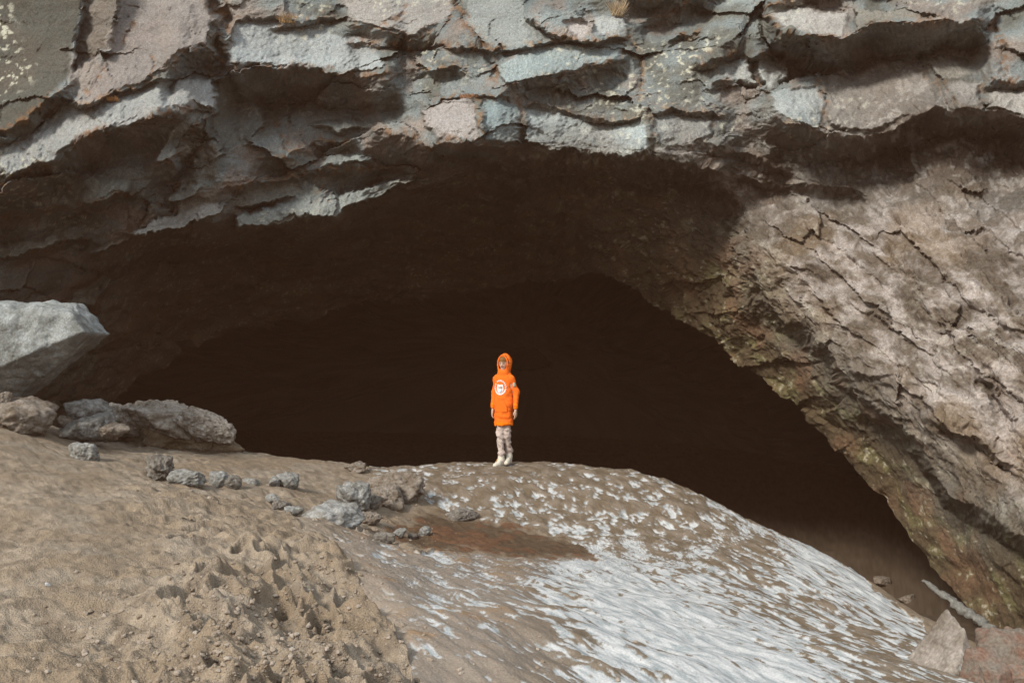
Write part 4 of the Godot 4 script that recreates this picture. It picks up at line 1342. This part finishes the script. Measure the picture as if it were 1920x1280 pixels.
func blob_mesh(bl: Blob, cell: float, wob: float, color: Callable, st: SurfaceTool) -> void:
	var lo := Vector3(9, 9, 9)
	var hi := -lo
	for B in bl.bones + bl.post:
		for e in 2:
			var r: float = maxf(B[2], B[3]) + cell * 3.0
			lo = lo.min(B[e] - Vector3.ONE * r)
			hi = hi.max(B[e] + Vector3.ONE * r)
	var nx := int((hi.x - lo.x) / cell) + 2
	var ny := int((hi.y - lo.y) / cell) + 2
	var nz := int((hi.z - lo.z) / cell) + 2
	var f := PackedFloat32Array()
	f.resize(nx * ny * nz)
	f.fill(1.0)
	for pass_ in 2:
		for B in (bl.bones if pass_ == 0 else bl.post):
			var r: float = maxf(B[2], B[3]) + cell * 3.0 + bl.k
			var l2: Vector3 = (B[0].min(B[1]) - Vector3.ONE * r - lo) / cell
			var h2: Vector3 = (B[0].max(B[1]) + Vector3.ONE * r - lo) / cell
			for z in range(maxi(int(l2.z), 0), mini(int(h2.z) + 1, nz)):
				for y in range(maxi(int(l2.y), 0), mini(int(h2.y) + 1, ny)):
					for x in range(maxi(int(l2.x), 0), mini(int(h2.x) + 1, nx)):
						var i := (z * ny + y) * nx + x
						var d := bl.one(lo + Vector3(x, y, z) * cell, B)
						f[i] = bl.smin(f[i], d) if pass_ == 0 else minf(f[i], d)
		if pass_ == 0 and not bl.cuts.is_empty():
			for z in nz:
				for y in ny:
					for x in nx:
						var i := (z * ny + y) * nx + x
						if f[i] < cell * 3.0:
							var p := lo + Vector3(x, y, z) * cell
							for c in bl.cuts:
								f[i] = maxf(f[i], c.call(p))
	if wob > 0.0:
		var wn := noise(9.0, 7, 3)
		for z in nz:
			for y in ny:
				for x in nx:
					var i := (z * ny + y) * nx + x
					if absf(f[i]) < cell * 3.0:
						var p := lo + Vector3(x, y, z) * cell
						f[i] += wob * wn.get_noise_3d(p.x, p.y * 1.9 + p.x, p.z)
	# surface nets
	var id := PackedInt32Array()
	id.resize(f.size())
	id.fill(-1)
	var V := PackedVector3Array()
	var o8 := [0, 1, nx, nx + 1, nx * ny, nx * ny + 1, nx * ny + nx, nx * ny + nx + 1]
	var ED := [[0, 1], [2, 3], [4, 5], [6, 7], [0, 2], [1, 3], [4, 6], [5, 7], [0, 4], [1, 5], [2, 6], [3, 7]]
	for z in nz - 1:
		for y in ny - 1:
			for x in nx - 1:
				var i := (z * ny + y) * nx + x
				var neg := 0
				for o in o8:
					if f[i + o] < 0.0:
						neg += 1
				if neg == 0 or neg == 8:
					continue
				var s := Vector3.ZERO
				var c := 0
				for e in ED:
					var a := f[i + o8[e[0]]]
					var b := f[i + o8[e[1]]]
					if (a < 0.0) != (b < 0.0):
						var t := a / (a - b)
						var pa := Vector3(e[0] & 1, (e[0] >> 1) & 1, e[0] >> 2)
						var pb := Vector3(e[1] & 1, (e[1] >> 1) & 1, e[1] >> 2)
						s += pa.lerp(pb, t)
						c += 1
				id[i] = V.size()
				V.append(lo + (Vector3(x, y, z) + s / c) * cell)
	var idx := PackedInt32Array()
	for z in range(1, nz - 1):
		for y in range(1, ny - 1):
			for x in range(1, nx - 1):
				var i := (z * ny + y) * nx + x
				var a := f[i] < 0.0
				for ax in 3:
					var st_: int = [1, nx, nx * ny][ax]
					var b := f[i + st_] < 0.0
					if a == b:
						continue
					var u: int = [nx, nx * ny, 1][ax]
					var v: int = [nx * ny, 1, nx][ax]
					var q0 := id[i - u - v]
					var q1 := id[i - v]
					var q2 := id[i]
					var q3 := id[i - u]
					if q0 < 0 or q1 < 0 or q2 < 0 or q3 < 0:
						continue
					if a:
						idx.append_array(PackedInt32Array([q0, q2, q1, q0, q3, q2]))
					else:
						idx.append_array(PackedInt32Array([q0, q1, q2, q0, q2, q3]))
	var N := PackedVector3Array()
	N.resize(V.size())
	for t in range(0, idx.size(), 3):
		var n := (V[idx[t + 2]] - V[idx[t]]).cross(V[idx[t + 1]] - V[idx[t]])
		N[idx[t]] += n
		N[idx[t + 1]] += n
		N[idx[t + 2]] += n
	for i in idx:
		st.set_color(color.call(V[i]))
		st.set_normal(N[i].normalized())
		st.add_vertex(V[i])

func finish(st: SurfaceTool) -> ArrayMesh:
	st.index()
	return st.commit()

func new_st() -> SurfaceTool:
	var st := SurfaceTool.new()
	st.begin(Mesh.PRIMITIVE_TRIANGLES)
	return st

func ell(p: Vector3, c: Vector3, r: Vector3) -> float:
	var q := (p - c) / r
	return (q.length() - 1.0) * minf(r.x, minf(r.y, r.z))

func cloth_material(rough := 0.95) -> StandardMaterial3D:
	var m := StandardMaterial3D.new()
	m.vertex_color_use_as_albedo = true
	m.roughness = rough
	m.metallic_specular = 0.2
	return m

func build_person(at: Vector3) -> void:
	var root := thing("person", "person in an orange hooded sweater dress standing on the snow crest", "person", at)
	root.rotation.y = -0.42
	root.scale = Vector3(0.89, 0.955, 0.92)
	var mat := cloth_material()
	var skin_mat := cloth_material(0.6)
	var SH := [Vector3(-0.128, 1.362, 0), Vector3(0.128, 1.362, 0)]
	var EL := [Vector3(-0.176, 1.13, -0.02), Vector3(0.205, 1.135, -0.045)]
	var WR := [Vector3(-0.176, 0.905, 0.06), Vector3(0.235, 0.90, 0.045)]
	var HIP := [Vector3(-0.06, 0.88, 0), Vector3(0.06, 0.88, -0.01)]
	var KN := [Vector3(-0.04, 0.50, 0.06), Vector3(0.05, 0.50, 0.0)]
	var AN := [Vector3(-0.022, 0.10, 0.06), Vector3(0.045, 0.125, -0.10)]
	# ---- body: head, neck, trunk, arms, hands and legs as one skin
	var st := new_st()
	var skin := Color(0.44, 0.285, 0.205)
	var bl := Blob.new()
	bl.k = 0.04
	bl.bones = [[Vector3(-0.07, 1.34, 0), Vector3(-0.06, 0.95, 0), 0.085, 0.085], [Vector3(0.07, 1.34, 0), Vector3(0.06, 0.95, 0), 0.085, 0.085], [Vector3(0, 1.38, -0.01), Vector3(0, 1.52, 0.01), 0.055, 0.05]]
	for s in 2:
		bl.bones.append([SH[s], EL[s], 0.048, 0.038])
		bl.bones.append([EL[s], WR[s], 0.038, 0.026])
		bl.bones.append([HIP[s], KN[s], 0.058, 0.042])
		bl.bones.append([KN[s], AN[s], 0.042, 0.032])
	blob_mesh(bl, 0.018, 0.0, func(_p): return skin, st)
	# head, on a finer grid
	var hd := Blob.new()
	hd.k = 0.03
	hd.bones = [[Vector3(0, 1.62, -0.01), Vector3(0, 1.63, 0.0), 0.088, 0.086], [Vector3(0, 1.57, 0.025), Vector3(0, 1.53, 0.045), 0.062, 0.036], [Vector3(0, 1.50, 0.0), Vector3(0, 1.42, -0.01), 0.05, 0.055], [Vector3(0, 1.645, 0.05), Vector3(0, 1.64, 0.055), 0.045, 0.045]]
	hd.post = [[Vector3(0, 1.605, 0.088), Vector3(0, 1.575, 0.107), 0.009, 0.014], [Vector3(-0.013, 1.572, 0.092), Vector3(0.013, 1.572, 0.092), 0.011, 0.011], [Vector3(-0.018, 1.545, 0.077), Vector3(0.018, 1.545, 0.077), 0.009, 0.009], [Vector3(-0.04, 1.622, 0.078), Vector3(-0.012, 1.624, 0.09), 0.008, 0.008], [Vector3(0.04, 1.622, 0.078), Vector3(0.012, 1.624, 0.09), 0.008, 0.008], [Vector3(-0.088, 1.60, -0.005), Vector3(-0.088, 1.57, 0.0), 0.018, 0.012], [Vector3(0.088, 1.60, -0.005), Vector3(0.088, 1.57, 0.0), 0.018, 0.012]]
	hd.cuts = [func(p): return -ell(p, Vector3(-0.032, 1.603, 0.098), Vector3(0.019, 0.011, 0.016)), func(p): return -ell(p, Vector3(0.032, 1.603, 0.098), Vector3(0.019, 0.011, 0.016))]
	blob_mesh(hd, 0.006, 0.0, func(p):
		if p.z > 0.06 and absf(p.y - 1.546) < 0.007 and absf(p.x) < 0.024:
			return Color(0.33, 0.13, 0.10)
		if p.z > 0.06 and absf(p.y - 1.603) < 0.006 and absf(absf(p.x) - 0.032) < 0.012:
			return Color(0.07, 0.05, 0.04)
		if p.z > 0.06 and absf(p.y - 1.625) < 0.006 and absf(absf(p.x) - 0.03) < 0.02:
			return Color(0.13, 0.08, 0.05)
		return skin, st)
	# hands: palm and five fingers, hanging and slightly curled
	for s in 2:
		var sg := -1.0 if s == 0 else 1.0
		var w: Vector3 = WR[s]
		var ha := Blob.new()
		ha.k = 0.012
		ha.bones = [[w + Vector3(0, 0.03, 0), w + Vector3(0, -0.015, 0.0), 0.026, 0.023], [w + Vector3(sg * 0.002, -0.03, 0.014), w + Vector3(sg * 0.004, -0.085, 0.026), 0.017, 0.015], [w + Vector3(sg * 0.002, -0.03, -0.012), w + Vector3(sg * 0.004, -0.082, -0.02), 0.017, 0.014], [w + Vector3(0.0, -0.03, 0), w + Vector3(sg * 0.004, -0.085, 0.003), 0.017, 0.015]]
		var ln := [0.068, 0.077, 0.071, 0.056]
		for q in 4:
			var z := 0.030 - q * 0.0185
			var a := w + Vector3(sg * 0.004, -0.085, z)
			var m: Vector3 = a + Vector3(-sg * 0.004, -ln[q] * 0.5, z * 0.08)
			var e: Vector3 = m + Vector3(-sg * 0.018, -ln[q] * 0.45, -0.002)
			ha.bones.append([a, m, 0.0088, 0.0082])
			ha.bones.append([m, e, 0.0082, 0.0068])
		var ta := w + Vector3(0, -0.035, 0.022)
		ha.bones.append([ta, ta + Vector3(-sg * 0.012, -0.032, 0.024), 0.0125, 0.010])
		ha.bones.append([ta + Vector3(-sg * 0.012, -0.032, 0.024), ta + Vector3(-sg * 0.016, -0.062, 0.024), 0.010, 0.0075])
		blob_mesh(ha, 0.005, 0.0, func(_p): return skin, st)
	obj("body", finish(st), skin_mat, root)
	# ---- sweater dress
	var orange := Color(0.66, 0.118, 0.012)
	var rib := Color(0.76, 0.155, 0.006)
	var sw := Blob.new()
	sw.k = 0.07
	sw.bones = [[Vector3(-0.066, 1.335, 0), Vector3(-0.062, 0.98, 0.005), 0.092, 0.098], [Vector3(0.066, 1.335, 0), Vector3(0.062, 0.98, 0.0), 0.092, 0.098],
		[Vector3(-0.062, 0.98, 0.005), Vector3(-0.056, 0.60, 0.02), 0.098, 0.104], [Vector3(0.062, 0.98, 0.0), Vector3(0.056, 0.60, 0.0), 0.098, 0.104],
		[Vector3(0, 1.30, 0.02), Vector3(0, 0.62, 0.025), 0.09, 0.105], [Vector3(-0.10, 1.372, -0.005), Vector3(0, 1.43, -0.01), 0.052, 0.066], [Vector3(0.10, 1.372, -0.005), Vector3(0, 1.43, -0.01), 0.052, 0.066], [Vector3(0, 1.42, -0.015), Vector3(0, 1.47, -0.01), 0.085, 0.08]]
	sw.cuts = [func(p): return 0.635 - p.y + 0.02 * p.x]
	var sl := Blob.new()
	sl.k = 0.05
	for s in 2:
		sl.bones.append([SH[s], EL[s] + Vector3(0, 0.02, 0), 0.060, 0.050])
		sl.bones.append([EL[s] + Vector3(0, 0.02, 0), WR[s] + Vector3(0, 0.05, 0), 0.050, 0.042])
		sl.bones.append([Vector3(SH[s].x * 0.5, 1.385, 0), SH[s], 0.058, 0.058])
	st = new_st()
	blob_mesh(sw, 0.013, 0.018, func(p): return rib if p.y < 0.69 else orange, st)
	blob_mesh(sl, 0.012, 0.010, func(_p): return orange, st)
	var hoodie := obj("hoodie", finish(st), mat, root)
	for s in 2:
		var cu := Blob.new()
		cu.bones = [[WR[s] + Vector3(0, 0.055, 0), WR[s] + Vector3(0, 0.015, 0.002), 0.041, 0.037]]
		cu.cuts = [func(p): return WR[s].y + 0.0 - p.y]
		st = new_st()
		blob_mesh(cu, 0.006, 0.0, func(_p): return rib, st)
		obj("cuff", finish(st), mat, hoodie)
	# kangaroo pocket: a pad over the belly with slanted openings
	st = new_st()
	var PK := [Vector2(-0.062, 1.04), Vector2(0.062, 1.04), Vector2(0.105, 0.93), Vector2(0.105, 0.855), Vector2(-0.105, 0.855), Vector2(-0.105, 0.93)]
	chest_patch(st, sw, PackedVector2Array(PK), 0.005, orange)
	obj("pocket", finish(st), mat, hoodie)
	# printed badge on the chest: ring of marks round a bearded face shape
	st = new_st()
	var ink := Color(0.60, 0.52, 0.49)
	var bc := Vector2(-0.015, 1.235)
	for q in 22:
		var a0 := -1.75 + q * TAU / 22.0
		if sin(a0) > 0.55 and cos(a0) < -0.5 and q % 2 == 0:
			continue
		var gap := 0.055 if sin(a0 + 0.14) > -0.35 else 0.0
		var pg := PackedVector2Array()
		for e in [[0.0 + gap, 0.094], [0.0 + gap, 0.119], [0.1428, 0.119], [0.2856 - gap, 0.119], [0.2856 - gap, 0.094], [0.1428, 0.094]]:
			pg.append(bc + Vector2(cos(a0 + e[0]) * 0.93, sin(a0 + e[0])) * e[1])
		chest_patch(st, sw, pg, 0.004, ink)
	var face := PackedVector2Array()
	for e in [[-0.052, 0.044], [-0.028, 0.050], [0.0, 0.040], [0.028, 0.050], [0.052, 0.044], [0.062, 0.01], [0.066, -0.035], [0.04, -0.075], [0.0, -0.095], [-0.04, -0.075], [-0.06, -0.035], [-0.062, 0.01]]:
		face.append(bc + Vector2(e[0], e[1]))
	chest_patch(st, sw, face, 0.004, ink)
	obj("badge", finish(st), mat, hoodie)
	st = new_st()
	for e in [[-0.028, 0.0], [0.028, 0.0]]:
		var pg := PackedVector2Array()
		for q in 8:
			pg.append(bc + Vector2(e[0] + cos(q * TAU / 8) * 0.024, e[1] + sin(q * TAU / 8) * 0.016))
		chest_patch(st, sw, pg, 0.007, Color(0.28, 0.22, 0.2))
	var beard := PackedVector2Array()
	for e in [[-0.02, -0.035], [0.028, -0.035], [0.032, -0.055], [0.0, -0.078], [-0.018, -0.06]]:
		beard.append(bc + Vector2(e[0], e[1]))
	chest_patch(st, sw, beard, 0.007, Color(0.42, 0.54, 0.72))
	obj("badge_face", finish(st), mat, hoodie)
	# small patch on the upper arm
	st = new_st()
	var ap := Blob.new()
	ap.bones = [[Vector3(0.186, 1.29, 0.012), Vector3(0.192, 1.265, 0.010), 0.027, 0.027]]
	blob_mesh(ap, 0.006, 0.0, func(_p): return Color(0.34, 0.33, 0.24), st)
	obj("arm_patch", finish(st), mat, hoodie)
	# ---- hood round the head
	var ho := Blob.new()
	ho.k = 0.05
	ho.bones = [[Vector3(0, 1.62, -0.03), Vector3(0, 1.59, -0.01), 0.126, 0.120], [Vector3(0, 1.52, -0.03), Vector3(0, 1.44, -0.02), 0.10, 0.10], [Vector3(-0.035, 1.455, 0.025), Vector3(0.035, 1.455, 0.025), 0.06, 0.06], [Vector3(0, 1.67, -0.06), Vector3(0, 1.70, -0.05), 0.08, 0.06]]
	ho.cuts = [func(p): return -ell(p, Vector3(0, 1.605, 0.12), Vector3(0.088, 0.13, 0.15)), func(p): return -ell(p, Vector3(0, 1.60, 0.0), Vector3(0.108, 0.135, 0.112))]
	for q in 24:
		var a := TAU * q / 24.0
		var b := TAU * (q + 1) / 24.0
		var pa := Vector3(cos(a) * 0.088, 1.603 + sin(a) * 0.128, 0.078 - 0.03 * absf(cos(a)) - 0.005 * sin(a))
		var pb := Vector3(cos(b) * 0.088, 1.603 + sin(b) * 0.128, 0.078 - 0.03 * absf(cos(b)) - 0.005 * sin(b))
		ho.post.append([pa, pb, 0.014, 0.014])
	st = new_st()
	blob_mesh(ho, 0.009, 0.006, func(_p): return orange, st)
	obj("hood", finish(st), mat, root)
	# ---- beanie
	var be := Blob.new()
	be.bones = [[Vector3(0, 1.635, -0.005), Vector3(0, 1.655, -0.005), 0.096, 0.092], [Vector3(0, 1.65, 0.05), Vector3(0, 1.655, 0.052), 0.053, 0.052]]
	be.cuts = [func(p): return 1.632 - p.y + (0.09 - p.z) * 0.12]
	st = new_st()
	blob_mesh(be, 0.007, 0.0, func(p): return Color(0.17, 0.085, 0.03) if fmod(p.x + 1.0, 0.016) > 0.004 else Color(0.12, 0.06, 0.02), st)
	obj("beanie", finish(st), mat, root)
	# ---- trousers
	var tr := Blob.new()
	tr.k = 0.02
	for s in 2:
		tr.bones.append([HIP[s], KN[s], 0.076, 0.064])
		tr.bones.append([KN[s], AN[s] + Vector3(0, 0.09, 0), 0.064, 0.052])
		tr.bones.append([AN[s] + Vector3(0, 0.10, 0), AN[s] + Vector3(0, 0.075, 0), 0.062, 0.054])
	tr.cuts = [func(p): return p.y - 0.92]
	st = new_st()
	blob_mesh(tr, 0.011, 0.026, func(_p): return Color(0.37, 0.30, 0.262), st)
	obj("trousers", finish(st), mat, root)
	# ---- boots
	for s in 2:
		var bo := Blob.new()
		bo.k = 0.03
		var a: Vector3 = AN[s]
		var toe := Vector3(-0.03, 0, 0.17) if s == 0 else Vector3(0.03, 0, 0.165)
		var y0 := a.y - 0.07
		bo.bones = [[a + Vector3(0, 0.05, 0), a, 0.056, 0.052], [a, Vector3(a.x, y0, a.z - 0.01), 0.05, 0.044], [Vector3(a.x, y0, a.z), Vector3(a.x, y0 - 0.008, a.z) + toe, 0.046, 0.040], [a + Vector3(0, -0.01, 0.02), Vector3(a.x, y0, a.z) + toe * 0.75, 0.046, 0.036]]
		var fl := a.y - 0.10
		bo.cuts = [func(p): return fl - p.y, func(p): return p.y - (a.y + 0.075)]
		st = new_st()
		blob_mesh(bo, 0.007, 0.006, func(p): return Color(0.36, 0.315, 0.255) if p.y < fl + 0.028 else Color(0.47, 0.42, 0.345), st)
		var boot := obj("boot", finish(st), mat, root)
		if s == 0:
			st = new_st()
			var la := Blob.new()
			la.bones = [[a + Vector3(-0.035, 0.01, 0.06), a + Vector3(-0.075, -0.035, 0.075), 0.007, 0.006], [a + Vector3(-0.035, 0.01, 0.06), a + Vector3(0.02, -0.01, 0.075), 0.007, 0.006]]
			blob_mesh(la, 0.005, 0.0, func(_p): return Color(0.42, 0.24, 0.11), st)
			obj("lace", finish(st), mat, boot)
	stage("person")

func chest_patch(st: SurfaceTool, bl: Blob, poly: PackedVector2Array, proud: float, col: Color) -> void:
	# a flat shape laid on the front of the garment: fan of small triangles pushed onto the surface
	var tris := Geometry2D.triangulate_polygon(poly)
	var work := []
	for t in range(0, tris.size(), 3):
		work.append([poly[tris[t]], poly[tris[t + 1]], poly[tris[t + 2]], 0])
	while not work.is_empty():
		var w: Array = work.pop_back()
		var a: Vector2 = w[0]
		var b: Vector2 = w[1]
		var c: Vector2 = w[2]
		if w[3] < 3 and maxf(a.distance_to(b), maxf(b.distance_to(c), c.distance_to(a))) > 0.03:
			var ab := (a + b) / 2
			var bc := (b + c) / 2
			var ca := (c + a) / 2
			for q in [[a, ab, ca], [ab, b, bc], [ca, bc, c], [ab, bc, ca]]:
				work.append([q[0], q[1], q[2], w[3] + 1])
			continue
		if (b - a).cross(c - a) > 0.0:
			var h := b
			b = c
			c = h
		for p in [a, b, c]:
			var z := 0.30
			while z > -0.1:
				var d := bl.at(Vector3(p.x, p.y, z))
				if d < proud + 0.011:
					break
				z -= maxf(d * 0.7, 0.002)
			st.set_color(col)
			st.set_normal(Vector3(p.x * 3.0, 0.0, 1.0).normalized())
			st.add_vertex(Vector3(p.x, p.y, z))

func _ready() -> void:
	T0 = Time.get_ticks_msec()
	var cam := Camera3D.new()
	cam.name = "camera"
	cam.fov = rad_to_deg(2.0 * atan(640.0 / F))
	cam.near = 0.05
	cam.far = 1000.0
	add_child(cam)
	cam.current = true
	var env := Environment.new()
	env.background_mode = Environment.BG_SKY
	var sm := ProceduralSkyMaterial.new()
	sm.sky_top_color = Color(0.71, 0.765, 0.815)
	sm.sky_horizon_color = Color(0.80, 0.81, 0.80)
	sm.sky_curve = 0.2
	sm.energy_multiplier = 0.68
	sm.ground_bottom_color = Color(0.4, 0.36, 0.3)
	sm.ground_horizon_color = Color(0.6, 0.58, 0.54)
	sm.sun_angle_max = 1.0
	var sky := Sky.new()
	sky.sky_material = sm
	env.sky = sky
	env.tonemap_mode = Environment.TONE_MAPPER_LINEAR
	env.tonemap_exposure = 3.6
	env.fog_enabled = true  # thin brown haze added to lift the blacks
	env.fog_density = 0.0015
	env.fog_light_color = Color(0.78, 0.56, 0.42)
	env.sdfgi_enabled = true
	env.ssao_enabled = true
	env.ssil_enabled = true
	var we := WorldEnvironment.new()
	we.name = "environment"
	we.environment = env
	add_child(we)
	var sun := DirectionalLight3D.new()
	sun.name = "sun"
	sun.light_energy = 0.5
	sun.light_angular_distance = 14.0
	sun.light_color = Color(1.0, 0.975, 0.94)
	sun.shadow_enabled = true
	add_child(sun)
	sun.look_at_from_position(Vector3(-7, 8, 8), Vector3.ZERO)

	var rock_mat := earth_material(noise_tex(1, 0.05, Color(0.58, 0.58, 0.58), Color(1.0, 1.0, 1.0)), bump_tex(2, 0.03, 6.0), 0.9, 0.5)
	var sand_mat := earth_material(noise_tex(3, 0.09, Color(0.58, 0.57, 0.55), Color(1, 1, 1)), bump_tex(4, 0.07, 8.0), 0.5, 1.2)
	var snow_mat := earth_material(noise_tex(5, 0.06, Color(0.8, 0.8, 0.8), Color(1, 1, 1)), bump_tex(6, 0.06, 4.0), 0.8, 0.7, 0.7)
	stage("materials")
	build_cliff(rock_mat)
	build_ground(sand_mat, snow_mat)
	place_rocks(rock_mat)
	scatter_clods(cloth_material())
	grass(541, 42, 34, 24, 1, "straw coloured dry grass tuft in the joint above the pale lichen slab", 0.5, Color(0.42, 0.27, 0.13))
	grass(1158, 26, 22, 34, 2, "tall pale dry grass tuft hanging at the very top of the cliff", 0.1, Color(0.46, 0.35, 0.22))
	grass(212, 190, 18, 12, 3, "small orange grass tuft in the slanting crack of the brownish slab", 0.4, Color(0.45, 0.23, 0.09))
	grass(884, 182, 44, 10, 4, "low reddish orange tuft along the ledge over the pale pink block", 0.6, Color(0.42, 0.22, 0.12))
	build_person(on_ground(944, 873, 13.0))
	stage("done")
